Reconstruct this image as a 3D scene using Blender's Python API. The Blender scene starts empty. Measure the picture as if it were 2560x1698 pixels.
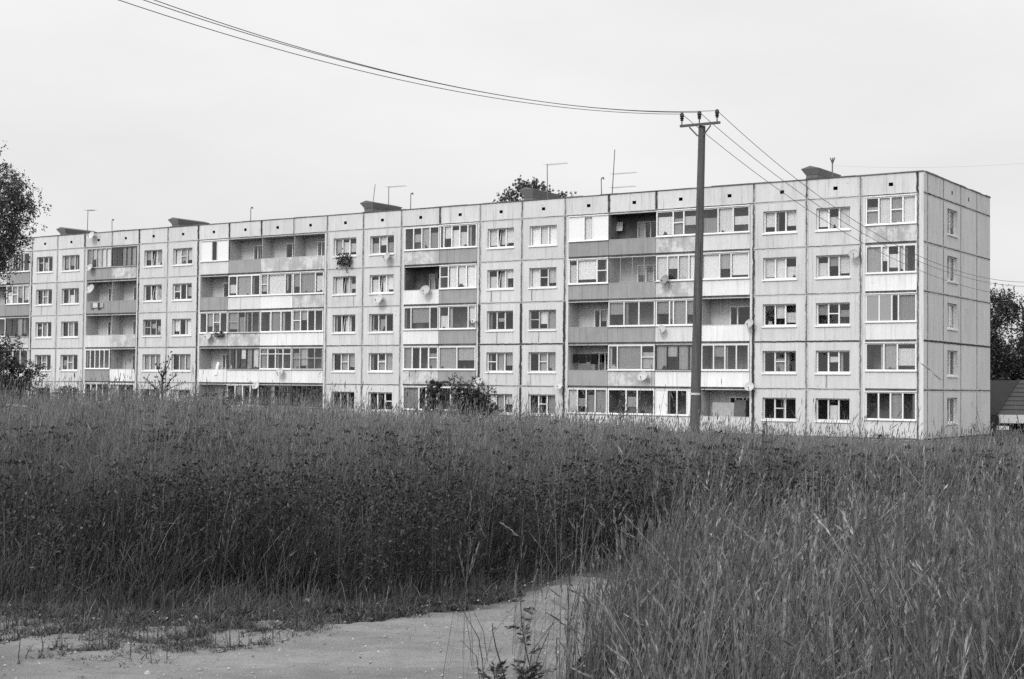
import bpy, math, random, re
import numpy as np
from mathutils import Matrix, Vector

SC = bpy.context.scene
COL = SC.collection
rnd = random.Random(11)
rng = np.random.default_rng(5)

# ------------------------------------------------------------------ camera
EYE = 1.6
PITCH, ROLL, FPX = 0.0318315, 0.0098975, 3627.37          # pixels of the 2560 wide photograph
_c, _s, _cr, _sr = math.cos(PITCH), math.sin(PITCH), math.cos(ROLL), math.sin(ROLL)
RIGHT = np.array([_cr, -_sr*_s, _sr*_c]); UP = np.array([-_sr, -_cr*_s, _cr*_c]); FWD = np.array([0, _c, _s])
cam = bpy.data.objects.new('camera', bpy.data.cameras.new('camera'))
COL.objects.link(cam); SC.camera = cam
cam.data.sensor_width = 36.0; cam.data.lens = FPX/2560*36; cam.data.clip_start = 0.1; cam.data.clip_end = 5000
cam.matrix_world = Matrix(((RIGHT[0], UP[0], -FWD[0], 0), (RIGHT[1], UP[1], -FWD[1], 0), (RIGHT[2], UP[2], -FWD[2], EYE), (0, 0, 0, 1)))

# ------------------------------------------------------------------ sky, sun, exposure
SUN_EL, SUN_AZ = math.radians(40), math.radians(217)       # azimuth: clockwise from +Y
SKY_STRENGTH, SUN_STRENGTH = 0.1, 1.1
SC.view_settings.view_transform = 'Standard'; SC.view_settings.look = 'None'
SC.view_settings.exposure = 0.47; SC.view_settings.gamma = 1.0; SC.view_settings.use_curve_mapping = False
SC.render.filter_size = 1.5
SC.cycles.use_denoising = False
SC.cycles.max_bounces = 6; SC.cycles.diffuse_bounces = 3; SC.cycles.transparent_max_bounces = 12
SC.cycles.sample_clamp_indirect = 4

W = bpy.data.worlds.new('World'); SC.world = W; W.use_nodes = True
nt = W.node_tree; nt.nodes.clear()
def wn(t, **k):
    n = nt.nodes.new(t)
    for a, b in k.items(): setattr(n, a, b)
    return n
sky = wn('ShaderNodeTexSky', sky_type='NISHITA', sun_disc=False, sun_elevation=SUN_EL, sun_rotation=SUN_AZ)
bw = wn('ShaderNodeRGBToBW'); nt.links.new(sky.outputs[0], bw.inputs[0])
# overcast: most of the sky is an even cloud sheet, a quarter of it keeps the clear sky's gradient
mul = wn('ShaderNodeMath', operation='MULTIPLY_ADD'); mul.inputs[1].default_value = 0.10; mul.inputs[2].default_value = 6.05
nt.links.new(bw.outputs[0], mul.inputs[0])
tcw = wn('ShaderNodeTexCoord'); mpw = wn('ShaderNodeMapping'); mpw.inputs[3].default_value = (1.4, 1.4, 4.0)
nt.links.new(tcw.outputs['Generated'], mpw.inputs[0])
nzw = wn('ShaderNodeTexNoise'); nzw.inputs['Scale'].default_value = 2.2; nzw.inputs['Detail'].default_value = 5
nt.links.new(mpw.outputs[0], nzw.inputs['Vector'])
cl = wn('ShaderNodeMath', operation='MULTIPLY_ADD'); cl.inputs[1].default_value = 0.34; cl.inputs[2].default_value = 0.83
nt.links.new(nzw.outputs[0], cl.inputs[0])
m2 = wn('ShaderNodeMath', operation='MULTIPLY'); nt.links.new(mul.outputs[0], m2.inputs[0]); nt.links.new(cl.outputs[0], m2.inputs[1])
# the cloud sheet is brightest round the hidden sun, behind the camera
dt = wn('ShaderNodeVectorMath', operation='DOT_PRODUCT'); nt.links.new(tcw.outputs['Generated'], dt.inputs[0])
dt.inputs[1].default_value = (math.sin(SUN_AZ)*math.cos(SUN_EL), math.cos(SUN_AZ)*math.cos(SUN_EL), math.sin(SUN_EL))
mr = wn('ShaderNodeMapRange', interpolation_type='SMOOTHSTEP'); nt.links.new(dt.outputs['Value'], mr.inputs[0])
mr.inputs[1].default_value = -0.45; mr.inputs[2].default_value = 1.0; mr.inputs[3].default_value = 0.93; mr.inputs[4].default_value = 1.6
m4 = wn('ShaderNodeMath', operation='MULTIPLY'); nt.links.new(m2.outputs[0], m4.inputs[0]); nt.links.new(mr.outputs[0], m4.inputs[1]); m2 = m4
sx = wn('ShaderNodeSeparateXYZ'); nt.links.new(tcw.outputs['Generated'], sx.inputs[0])
zn = wn('ShaderNodeMapRange'); nt.links.new(sx.outputs[2], zn.inputs[0]); zn.inputs[1].default_value = 0.02; zn.inputs[2].default_value = 0.5; zn.inputs[3].default_value = 0.92; zn.inputs[4].default_value = 1.25
m5 = wn('ShaderNodeMath', operation='MULTIPLY'); nt.links.new(m2.outputs[0], m5.inputs[0]); nt.links.new(zn.outputs[0], m5.inputs[1]); m2 = m5
bg = wn('ShaderNodeBackground'); bg.inputs[1].default_value = SKY_STRENGTH
wo = wn('ShaderNodeOutputWorld'); nt.links.new(m2.outputs[0], bg.inputs[0]); nt.links.new(bg.outputs[0], wo.inputs[0])

sl = bpy.data.lights.new('sun', 'SUN'); sl.energy = SUN_STRENGTH; sl.angle = math.radians(18); sl.color = (1, 0.995, 0.985)
so = bpy.data.objects.new('sun', sl); COL.objects.link(so)
sdir = Vector((math.sin(SUN_AZ)*math.cos(SUN_EL), math.cos(SUN_AZ)*math.cos(SUN_EL), math.sin(SUN_EL)))
so.rotation_euler = sdir.to_track_quat('Z', 'Y').to_euler(); so.location = (-20, -30, 40)

# ------------------------------------------------------------------ pixel -> place helpers (used to read the photo's layout off)
def ray(px, py):
    d = FWD + RIGHT*(px-1280)/FPX + UP*(849-py)/FPX
    return d/d[1]
def at(px, py, y):
    r = ray(px, py)*y
    return np.array([r[0], y, r[2]+EYE])
def ground0(px, py, z=0.0):
    r = ray(px, py); t = (z-EYE)/r[2]
    return np.array([r[0]*t, t])
def hor(px):                       # pixel row of the horizon
    return 849 + (_cr*math.tan(PITCH)*FPX) + (px-1280)*math.tan(ROLL)
ANG = 0.5879742; CORNER = np.array([22.384, 78.877]); ZB = -2.7186 + EYE      # building corner and base of its panels
EX = np.array([math.cos(ANG), -math.sin(ANG)]); EY = np.array([math.sin(ANG), math.cos(ANG)])   # along the front, into the house
def on_front(px, py, c=0.0):       # local (x, z) on the house front, c metres behind it
    r = ray(px, py); o = CORNER + EY*c
    t = (o @ EY)/(np.array([r[0], 1.0]) @ EY)
    p = np.array([r[0], 1.0])*t
    return float((p-CORNER) @ EX), float(r[2]*t + EYE - ZB)
def on_gable(px, py):
    r = ray(px, py)
    t = (CORNER @ EX)/(np.array([r[0], 1.0]) @ EX)
    p = np.array([r[0], 1.0])*t
    return float((p-CORNER) @ EY), float(r[2]*t + EYE - ZB)
def loc2world(x, y, z):
    p = CORNER + EX*x + EY*y
    return (float(p[0]), float(p[1]), z+ZB)

# ------------------------------------------------------------------ materials
def new_mat(name):
    m = bpy.data.materials.new(name); m.use_nodes = True
    t = m.node_tree; t.nodes.clear()
    return m, t
class NT:
    def __init__(s, t): s.t = t
    def n(s, typ, **k):
        x = s.t.nodes.new(typ)
        for a, b in k.items(): setattr(x, a, b)
        return x
    def l(s, a, b): s.t.links.new(a, b)
    def put(s, sock, v):
        if isinstance(v, (int, float)): sock.default_value = v
        elif isinstance(v, tuple): sock.default_value = v
        else: s.l(v, sock)
    def math(s, op, a, b=0.0, c=0.0, clamp=False):
        x = s.n('ShaderNodeMath', operation=op); x.use_clamp = clamp
        for i, v in enumerate((a, b, c)): s.put(x.inputs[i], v)
        return x.outputs[0]
    def ss(s, v, a, b):
        x = s.n('ShaderNodeMapRange', interpolation_type='SMOOTHSTEP'); s.l(v, x.inputs[0])
        x.inputs[1].default_value = a; x.inputs[2].default_value = b
        return x.outputs[0]
    def mix(s, f, a, b):
        x = s.n('ShaderNodeMix', data_type='FLOAT'); s.put(x.inputs[0], f); s.put(x.inputs[2], a); s.put(x.inputs[3], b)
        return x.outputs[0]
    def noise(s, vec, scale, detail=4, rough=0.55, stretch=None):
        if stretch:
            mp = s.n('ShaderNodeMapping'); mp.inputs[3].default_value = stretch; s.l(vec, mp.inputs[0]); vec = mp.outputs[0]
        x = s.n('ShaderNodeTexNoise'); x.inputs['Scale'].default_value = scale; x.inputs['Detail'].default_value = detail
        x.inputs['Roughness'].default_value = rough; s.l(vec, x.inputs['Vector'])
        return x.outputs[0]
    def pos(s): return s.n('ShaderNodeNewGeometry').outputs['Position']
    def col(s):
        a = s.n('ShaderNodeAttribute', attribute_name='col'); sep = s.n('ShaderNodeSeparateColor'); s.l(a.outputs['Color'], sep.inputs[0])
        return sep.outputs
    def bump(s, h, strength, dist=0.02):
        b = s.n('ShaderNodeBump'); b.inputs['Strength'].default_value = strength; b.inputs['Distance'].default_value = dist
        s.l(h, b.inputs['Height']); return b.outputs[0]
    def out(s, sh):
        o = s.n('ShaderNodeOutputMaterial'); s.l(sh, o.inputs[0])
    def principled(s, base, rough=0.8, normal=None, metallic=0.0, spec=0.3):
        p = s.n('ShaderNodeBsdfPrincipled'); s.put(p.inputs['Base Color'], base)
        s.put(p.inputs['Roughness'], rough); p.inputs['Metallic'].default_value = metallic
        p.inputs['Specular IOR Level'].default_value = spec
        if normal is not None: s.l(normal, p.inputs['Normal'])
        return p.outputs[0]

def mat_concrete():
    m, t = new_mat('facade_concrete'); g = NT(t); p = g.pos(); c = g.col()
    tone, patch = c[0], c[1]
    big = g.noise(p, 0.35, 3); mid = g.noise(p, 1.3, 9, 0.72); fine = g.noise(p, 30, 3, 0.7)
    streak = g.noise(p, 1.0, 4, 0.6, (3.2, 3.2, 0.35))
    v = g.math('MULTIPLY', tone, g.math('MULTIPLY_ADD', big, 0.26, 0.87))
    v = g.math('MULTIPLY', v, g.math('MULTIPLY_ADD', streak, 0.34, 0.83))
    v = g.math('MULTIPLY', v, g.math('MULTIPLY_ADD', fine, 0.26, 0.87))
    pm = g.math('MULTIPLY', g.ss(mid, 0.42, 0.62), patch, clamp=True)
    v = g.mix(pm, v, g.math('MULTIPLY_ADD', fine, 0.2, 0.55))
    spots = g.math('MULTIPLY', g.ss(g.noise(p, 1.7, 5, 0.7), 0.62, 0.72), 0.42)
    v = g.mix(spots, v, 0.25)
    drip = g.math('MULTIPLY', g.ss(g.noise(p, 1.0, 5, 0.65, (5.5, 5.5, 0.28)), 0.52, 0.72), 0.55)
    v = g.mix(drip, v, g.math('MULTIPLY', tone, 0.52))
    nrm = g.bump(g.math('ADD', fine, g.math('MULTIPLY', mid, 0.6)), 0.35, 0.012)
    g.out(g.principled(v, 0.93, nrm, spec=0.12)); return m
def mat_joint():
    m, t = new_mat('joint_sealant'); g = NT(t); p = g.pos(); c = g.col()
    u, hv, st = c[0], c[1], c[2]
    wob = g.math('MULTIPLY_ADD', g.noise(p, 2.6, 6, 0.75), 0.8, -0.4)
    d1 = g.math('ABSOLUTE', g.math('ADD', g.math('SUBTRACT', u, 0.5), wob))
    w = g.math('MULTIPLY_ADD', hv, 0.24, 0.17)
    l1 = g.math('SUBTRACT', 1.0, g.math('DIVIDE', d1, w), clamp=True)
    l1 = g.ss(l1, 0.0, 0.35)
    brk = g.noise(p, 0.9, 4, 0.7)
    amt = g.math('MULTIPLY', l1, g.math('ADD', g.math('MULTIPLY_ADD', hv, 0.7, 0.52), g.math('MULTIPLY_ADD', brk, 1.3, -0.65)), clamp=True)
    d2 = g.math('ABSOLUTE', g.math('SUBTRACT', u, 0.9))
    l2 = g.math('MULTIPLY', g.math('SUBTRACT', 1.0, g.math('DIVIDE', d2, 0.07), clamp=True), g.math('MULTIPLY', st, 0.55))
    amt = g.math('MAXIMUM', amt, l2)
    base = g.math('MULTIPLY_ADD', g.noise(p, 3.0, 5), 0.22, 0.42)
    g.out(g.principled(g.mix(amt, base, 0.05), 0.9, spec=0.1)); return m
def mat_tone(name, rough=0.6, var=0.12, scale=3.0, spec=0.3, metallic=0.0, bump=0.0):
    m, t = new_mat(name); g = NT(t); p = g.pos(); c = g.col()
    n = g.noise(p, scale, 5, 0.6)
    v = g.math('MULTIPLY', c[0], g.math('MULTIPLY_ADD', n, 2*var, 1-var))
    nrm = g.bump(n, bump) if bump else None
    g.out(g.principled(v, rough, nrm, metallic, spec)); return m
def mat_glass():
    m, t = new_mat('window_glass'); g = NT(t); p = g.pos()
    wav = g.bump(g.noise(p, 1.3, 2), 0.12, 0.05)
    lw = g.n('ShaderNodeLayerWeight'); lw.inputs[0].default_value = 0.5
    fr = g.math('MULTIPLY_ADD', g.math('POWER', lw.outputs['Facing'], 4.0), 0.9, 0.06)
    tr = g.n('ShaderNodeBsdfTransparent'); tr.inputs[0].default_value = (0.95, 0.95, 0.95, 1)
    gl = g.n('ShaderNodeBsdfGlossy'); gl.inputs['Roughness'].default_value = 0.03; g.l(wav, gl.inputs['Normal'])
    mx = g.n('ShaderNodeMixShader'); g.l(fr, mx.inputs[0]); g.l(tr.outputs[0], mx.inputs[1]); g.l(gl.outputs[0], mx.inputs[2])
    g.out(mx.outputs[0]); return m
def mat_fabric():
    m, t = new_mat('curtain_fabric'); g = NT(t); p = g.pos(); c = g.col()
    v = g.math('MULTIPLY', c[0], g.math('MULTIPLY_ADD', g.noise(p, 5, 4, 0.6), 0.3, 0.85))
    d = g.n('ShaderNodeBsdfDiffuse'); g.l(v, d.inputs[0]); tr = g.n('ShaderNodeBsdfTranslucent'); g.l(v, tr.inputs[0])
    mx = g.n('ShaderNodeMixShader'); mx.inputs[0].default_value = 0.2; g.l(d.outputs[0], mx.inputs[1]); g.l(tr.outputs[0], mx.inputs[2])
    g.out(mx.outputs[0]); return m
def mat_leaf(name, transl=0.3, gloss=0.06):
    m, t = new_mat(name); g = NT(t); c = g.col()
    d = g.n('ShaderNodeBsdfDiffuse'); g.l(c[0], d.inputs[0]); tr = g.n('ShaderNodeBsdfTranslucent'); g.l(c[0], tr.inputs[0])
    mx = g.n('ShaderNodeMixShader'); mx.inputs[0].default_value = transl; g.l(d.outputs[0], mx.inputs[1]); g.l(tr.outputs[0], mx.inputs[2])
    gl = g.n('ShaderNodeBsdfGlossy'); gl.inputs['Roughness'].default_value = 0.45
    m3 = g.n('ShaderNodeMixShader'); m3.inputs[0].default_value = gloss; g.l(mx.outputs[0], m3.inputs[1]); g.l(gl.outputs[0], m3.inputs[2])
    g.out(m3.outputs[0]); return m
def mat_soil():
    m, t = new_mat('soil'); g = NT(t); p = g.pos()
    n = g.noise(p, 1.5, 8, 0.65); f = g.noise(p, 40, 4, 0.7)
    v = g.math('MULTIPLY_ADD', n, 0.05, 0.015); v = g.math('MULTIPLY', v, g.math('MULTIPLY_ADD', f, 0.8, 0.6))
    g.out(g.principled(v, 0.95, g.bump(f, 0.6, 0.03), spec=0.1)); return m
def mat_sand():
    m, t = new_mat('trodden_sand'); g = NT(t); p = g.pos()
    big = g.noise(p, 0.7, 5, 0.6, (0.6, 1.6, 1)); mid = g.noise(p, 5, 6, 0.65, (0.7, 1.5, 1)); f = g.noise(p, 55, 4, 0.75); gr = g.noise(p, 240, 2, 0.7)
    v = g.math('MULTIPLY_ADD', big, 0.22, 0.13)
    v = g.math('MULTIPLY', v, g.math('MULTIPLY_ADD', mid, 0.9, 0.55))
    v = g.math('MULTIPLY', v, g.math('MULTIPLY_ADD', f, 0.6, 0.7))
    v = g.math('MULTIPLY', v, g.math('MULTIPLY_ADD', gr, 0.7, 0.65))
    v = g.math('MULTIPLY', v, g.col()[0])
    peb = g.ss(g.noise(p, 26, 2, 0.5), 0.70, 0.76)
    v = g.mix(g.math('MULTIPLY', peb, 0.5), v, 0.09)
    h = g.math('ADD', g.math('MULTIPLY', mid, 2.2), g.math('ADD', f, g.math('MULTIPLY', gr, 0.4)))
    g.out(g.principled(v, 0.95, g.bump(h, 0.7, 0.03), spec=0.12)); return m

M_WALL = mat_concrete(); M_JOINT = mat_joint(); M_GLASS = mat_glass(); M_FABRIC = mat_fabric()
M_FRAME = mat_tone('window_frame_paint', 0.45, 0.07, 6, 0.3); M_INNER = mat_tone('interior_plaster', 0.9, 0.25, 1.5, 0.1)
M_METAL = mat_tone('painted_metal', 0.5, 0.2, 8, 0.4); M_ROOF = mat_tone('roof_felt', 0.9, 0.3, 1.2, 0.15, bump=0.3)
M_BRICK = mat_tone('dark_brick', 0.9, 0.35, 4, 0.12, bump=0.4); M_WOOD = mat_tone('weathered_wood', 0.85, 0.3, 5, 0.15, bump=0.3)
M_GRASS = mat_leaf('grass_blade', 0.3, 0.05); M_LEAF = mat_leaf('leaf', 0.25, 0.05); M_BARK = mat_tone('bark', 0.95, 0.4, 7, 0.1, bump=0.5)
M_CLOTH = mat_fabric(); M_SOIL = mat_soil(); M_SAND = mat_sand()
def mat_pole():
    m, t = new_mat('weathered_pole'); g = NT(t); p = g.pos()
    n = g.noise(p, 1.0, 6, 0.65, (14, 14, 0.7)); f = g.noise(p, 9, 4, 0.6)
    v = g.math('MULTIPLY_ADD', n, 0.16, 0.015); v = g.mix(g.ss(g.noise(p, 1.0, 3, 0.6, (26, 26, 0.5)), 0.60, 0.66), v, 0.02); v = g.math('MULTIPLY', v, g.math('MULTIPLY_ADD', f, 0.6, 0.7))
    g.out(g.principled(v, 0.9, g.bump(n, 0.5, 0.01), spec=0.15)); return m
M_POLE = mat_pole()

# ------------------------------------------------------------------ mesh helpers
class MB:
    def __init__(s): s.v = []; s.f = []; s.t = []
    def face(s, pts, tone):
        i = len(s.v); s.v += [tuple(map(float, q)) for q in pts]; s.f.append(tuple(range(i, i+len(pts))))
        s.t.append(tone if isinstance(tone, tuple) else (tone, 0.0, 0.0))
    def box(s, T, a0, a1, b0, b1, c0, c1, tone):
        P = [T(a, b, c) for a in (a0, a1) for b in (b0, b1) for c in (c0, c1)]
        for q in ((0, 1, 3, 2), (4, 6, 7, 5), (0, 4, 5, 1), (2, 3, 7, 6), (0, 2, 6, 4), (1, 5, 7, 3)):
            s.face([P[i] for i in q], tone)
    def rect(s, T, a0, a1, b0, b1, c, tone):
        s.face([T(a0, b0, c), T(a1, b0, c), T(a1, b1, c), T(a0, b1, c)], tone)
    def panel(s, T, a0, a1, b0, b1, hole, depth, tone):
        if hole is None: s.rect(T, a0, a1, b0, b1, 0, tone); return
        h0, h1, k0, k1 = hole
        s.rect(T, a0, a1, b0, k0, 0, tone); s.rect(T, a0, a1, k1, b1, 0, tone)
        s.rect(T, a0, h0, k0, k1, 0, tone); s.rect(T, h1, a1, k0, k1, 0, tone)
        for (p, q) in (((h0, k0), (h1, k0)), ((h1, k0), (h1, k1)), ((h1, k1), (h0, k1)), ((h0, k1), (h0, k0))):
            s.face([T(p[0], p[1], 0), T(q[0], q[1], 0), T(q[0], q[1], depth), T(p[0], p[1], depth)], tone)
    def inner(s, T, a0, a1, b0, b1, c0, c1, tone, back=None):     # open-fronted room
        for q in (((a0, b0), (a1, b0)), ((a1, b0), (a1, b1)), ((a1, b1), (a0, b1)), ((a0, b1), (a0, b0))):
            s.face([T(q[0][0], q[0][1], c0), T(q[1][0], q[1][1], c0), T(q[1][0], q[1][1], c1), T(q[0][0], q[0][1], c1)], tone)
        s.rect(T, a0, a1, b0, b1, c1, tone if back is None else back)
    def inner_open(s, T, a0, a1, b0, b1, c0, c1, tone, back, h):     # the same with a window hole in its back wall and a dark room behind
        for q in (((a0, b0), (a1, b0)), ((a1, b0), (a1, b1)), ((a1, b1), (a0, b1)), ((a0, b1), (a0, b0))):
            s.face([T(q[0][0], q[0][1], c0), T(q[1][0], q[1][1], c0), T(q[1][0], q[1][1], c1), T(q[0][0], q[0][1], c1)], tone)
        s.panel(lambda a, b, c: T(a, b, c+c1), a0, a1, b0, b1, h, .15, back)
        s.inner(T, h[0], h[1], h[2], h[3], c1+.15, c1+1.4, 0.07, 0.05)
    def tube(s, pts, radii, tone, n=7, cap=True):
        pts = [Vector(p) for p in pts]; rings = []
        for i, p in enumerate(pts):
            d = (pts[min(i+1, len(pts)-1)]-pts[max(i-1, 0)])
            d = d.normalized() if d.length > 1e-9 else Vector((0, 0, 1))
            a = d.cross(Vector((0, 0, 1)) if abs(d.z) < 0.9 else Vector((1, 0, 0))).normalized(); b = d.cross(a)
            r = radii[i] if hasattr(radii, '__len__') else radii
            rings.append([p + (a*math.cos(2*math.pi*k/n) + b*math.sin(2*math.pi*k/n))*r for k in range(n)])
        for i in range(len(rings)-1):
            for k in range(n):
                s.face([rings[i][k], rings[i][(k+1) % n], rings[i+1][(k+1) % n], rings[i+1][k]], tone)
        if cap: s.face(rings[0][::-1], tone); s.face(rings[-1], tone)
    def build(s, name, mat, parent=None, smooth=False):
        me = bpy.data.meshes.new(name); me.from_pydata(s.v, [], s.f); me.materials.append(mat)
        at_ = me.attributes.new('col', 'FLOAT_COLOR', 'CORNER')
        arr = np.ones((len(me.loops), 4), np.float32)
        cnt = [len(f) for f in s.f]; arr[:, :3] = np.repeat(np.array(s.t, np.float32).reshape(-1, 3), cnt, axis=0)
        at_.data.foreach_set('color', arr.ravel())
        if smooth: me.shade_smooth()
        o = bpy.data.objects.new(name, me); COL.objects.link(o)
        if parent is not None: o.parent = parent
        return o
def np_mesh(name, V, Q, tone, mat, parent=None):
    V = np.ascontiguousarray(V, np.float32).reshape(-1, 3); Q = np.ascontiguousarray(Q, np.int32)
    k = Q.shape[1]; me = bpy.data.meshes.new(name)
    me.vertices.add(len(V)); me.vertices.foreach_set('co', V.ravel())
    me.loops.add(Q.size); me.loops.foreach_set('vertex_index', Q.ravel())
    me.polygons.add(len(Q)); me.polygons.foreach_set('loop_start', np.arange(0, Q.size, k, dtype=np.int32))
    me.update(calc_edges=True)
    a = me.attributes.new('col', 'FLOAT_COLOR', 'POINT'); arr = np.ones((len(V), 4), np.float32); arr[:, :3] = np.asarray(tone, np.float32).reshape(-1, 1)
    a.data.foreach_set('color', arr.ravel()); me.materials.append(mat)
    o = bpy.data.objects.new(name, me); COL.objects.link(o)
    if parent is not None: o.parent = parent
    return o
def tag(o, label=None, cat=None, group=None, kind=None):
    if label: o['label'] = label
    if cat: o['category'] = cat
    if group: o['group'] = group
    if kind: o['kind'] = kind
    return o
def empty(name, loc, rz=0.0):
    o = bpy.data.objects.new(name, None); COL.objects.link(o); o.location = loc; o.rotation_euler = (0, 0, rz); return o
def sub(name, parent, loc=(0, 0, 0)):
    o = bpy.data.objects.new(name, None); COL.objects.link(o); o.parent = parent; o.location = loc; return o
def smooth(a, b, x):
    t = np.clip((np.asarray(x, float)-a)/(b-a), 0, 1); return t*t*(3-2*t)
def vnoise(x, y, f=1.0, seed=0):
    x = np.asarray(x)*f; y = np.asarray(y)*f; r = np.random.default_rng(seed); v = 0
    for i in range(7):
        a = r.uniform(0, 6.28); k = 1.0*1.45**(i*0.8); ph = r.uniform(0, 6.28, 2)
        v = v + np.sin((x*math.cos(a)+y*math.sin(a))*k+ph[0])*np.cos((-x*math.sin(a)+y*math.cos(a))*k*0.9+ph[1])
    return 0.5+0.5*np.clip(v/2.6, -1, 1)

# ------------------------------------------------------------------ terrain
SKY_X = [-400, 0, 120, 300, 480, 600, 800, 1000, 1200, 1400, 1600, 1735, 1900, 2100, 2280, 2480, 2960]
SKY_Y = [990, 992, 990, 990, 998, 1008, 1022, 1036, 1042, 1048, 1064, 1092, 1101, 1118, 1146, 1162, 1162]
def ground_z(x, y):
    x = np.asarray(x, float); y = np.asarray(y, float)
    px = 1280 + FPX*x/np.maximum(y, 6.0)
    s = np.interp(px, SKY_X, np.array(SKY_Y)-np.array([hor(q) for q in SKY_X]))
    hc = 1.6 - s/FPX*42 - 0.84
    t = smooth(15, 42, y); e = smooth(46, 72, y)
    und = (vnoise(x, y, 0.35, 3)-0.5)*0.14*smooth(14, 20, y)
    return (hc*t)*(1-e) + (-1.85)*e + und
def build_ground():
    xs = np.concatenate([[-2500, -1200, -600, -300], np.linspace(-160, -60, 12), np.linspace(-55, 55, 90), np.linspace(60, 160, 12), [300, 600, 1200, 2500]])
    ys = np.concatenate([[-1500, -400, -120, -40], np.linspace(-15, 80, 96), np.linspace(84, 160, 20), [250, 500, 1200, 3000]])
    X, Y = np.meshgrid(xs, ys); Z = ground_z(X, Y)
    V = np.stack([X, Y, Z], -1).reshape(-1, 3); nx = len(xs)
    i, j = np.meshgrid(np.arange(len(ys)-1), np.arange(nx-1), indexing='ij'); a = (i*nx+j).ravel()
    Q = np.stack([a, a+1, a+1+nx, a+nx], -1)
    tag(np_mesh('ground', V, Q, np.full(len(V), .05), M_SOIL), kind='structure')
build_ground()
# far edge of the bare sand (foot of the weeds) and its near edge, read in photo pixels
BANK = np.array([ground0(px, py) for px, py in [(-700, 1500), (-300, 1520), (0, 1528), (150, 1536), (300, 1540), (450, 1546), (600, 1545), (750, 1536), (900, 1530), (1040, 1524), (1130, 1516), (1250, 1494), (1345, 1470), (1440, 1441), (1580, 1432), (1800, 1428), (2100, 1424), (2560, 1420), (3200, 1416)]])
NEAR = np.array([ground0(px, py) for px, py in [(3200, 1452), (2560, 1450), (2100, 1450), (1800, 1458), (1660, 1478), (1560, 1530), (1500, 1600), (1430, 1680), (1375, 1800), (1345, 2200), (1335, 3400)]])
def bank_y(x): return np.interp(x, BANK[:, 0], BANK[:, 1])
_no = np.argsort(NEAR[:, 1])
def near_x(y): return np.interp(y, NEAR[_no, 1], NEAR[_no, 0])      # sand lies left of this
def build_path():
    rows = []
    xs = np.concatenate([np.linspace(-14, -5.2, 30), np.linspace(-5, 4, 260), np.linspace(4.2, 9, 30)])
    far = bank_y(xs)+0.1
    V = []; n = 110
    for x, fy in zip(xs, far):
        # near limit: behind the camera on the left, the grass edge on the right
        ny = 2.0 if x < 0.05 else float(np.interp(x, NEAR[::-1, 0], NEAR[::-1, 1]))
        ny = min(ny, fy-0.3)
        for k in range(n): 
            y = ny+(fy-ny)*k/(n-1); V.append((x, y, float(ground_z(x, y))+0.004))
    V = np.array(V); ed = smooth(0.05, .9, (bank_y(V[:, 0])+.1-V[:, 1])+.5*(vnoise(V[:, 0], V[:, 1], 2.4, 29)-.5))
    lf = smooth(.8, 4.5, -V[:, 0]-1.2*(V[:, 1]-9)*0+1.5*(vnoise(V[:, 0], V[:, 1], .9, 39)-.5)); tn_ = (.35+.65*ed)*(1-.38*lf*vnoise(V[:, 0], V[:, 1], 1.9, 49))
    V[:, 2] += ed*( vnoise(V[:, 0]*.7, V[:, 1]*1.3, 2.0, 9)*0.035+vnoise(V[:, 0], V[:, 1], 7.0, 19)*0.014+rng.uniform(0, .004, len(V)))
    m = len(xs); i, j = np.meshgrid(np.arange(m-1), np.arange(n-1), indexing='ij'); a = (i*n+j).ravel()
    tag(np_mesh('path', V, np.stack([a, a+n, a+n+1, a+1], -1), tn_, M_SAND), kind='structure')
build_path()

# ================================================================== apartment block
FH = 2.7; PAR = 1.136; TOP = 5*FH+PAR; GD = 12.92
JPX = [81.7, 145, 213, 281, 349, 420.5, 496.6, 574, 654.4, 735, 819, 909.3, 1004.2, 1100.6, 1201.3, 1305.7, 1413.5, 1523, 1641, 1755, 1885, 2017, 2151.7, 2294]
RPX = ([81.7, 349, 496.6, 654.4, 735, 818.6, 1004, 1202, 1413, 1523, 1641, 2017, 2294], [593.3, 575.4, 562.5, 552, 545.6, 538, 525.7, 508.4, 495.4, 486.7, 477, 452, 433])
XB = [on_front(p, np.interp(p, RPX[0], RPX[1]))[0] for p in JPX]         # bay joints, local x (0 = corner)
XM = [XB[0]-3.25*k for k in range(1, 5)]
def bay(k): return (XB[k], XB[k+1]) if k >= 0 else (XM[-k-1], (XM[-k-2] if k < -1 else XB[0]))
X_END = XM[-1]
TF = lambda a, b, c: (a, c, b)                   # on the front: along, up, inward
TG = lambda a, b, c: (-c, a, b)                  # on the gable
block = empty('apartment_block', (CORNER[0], CORNER[1], ZB), -ANG)
tag(block, 'long five storey prefabricated concrete apartment block with weathered loggias behind the grass', 'apartment building')

wall = MB(); joints = MB()
T_WALL = 0.58
def joint_v(T, a, b0, b1, hv, st=0.0, w=0.13, c=-0.004):
    n = max(1, int((b1-b0)/2.7+0.5))
    joints.v and None
    # two halves so that the across coordinate runs 0..1
    i = len(joints.v); joints.v += [T(a-w, b0, c), T(a+w, b0, c), T(a+w, b1, c), T(a-w, b1, c)]
    joints.f.append((i, i+1, i+2, i+3)); joints.t.append([(0, hv, st), (1, hv, st), (1, hv, st), (0, hv, st)])
def joint_h(T, a0, a1, b, hv, w=0.07, c=-0.007):
    i = len(joints.v); joints.v += [T(a0, b-w, c), T(a1, b-w, c), T(a1, b+w, c), T(a0, b+w, c)]
    joints.f.append((i, i+1, i+2, i+3)); joints.t.append([(0, hv, 0), (0, hv, 0), (1, hv, 0), (1, hv, 0)])

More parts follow.
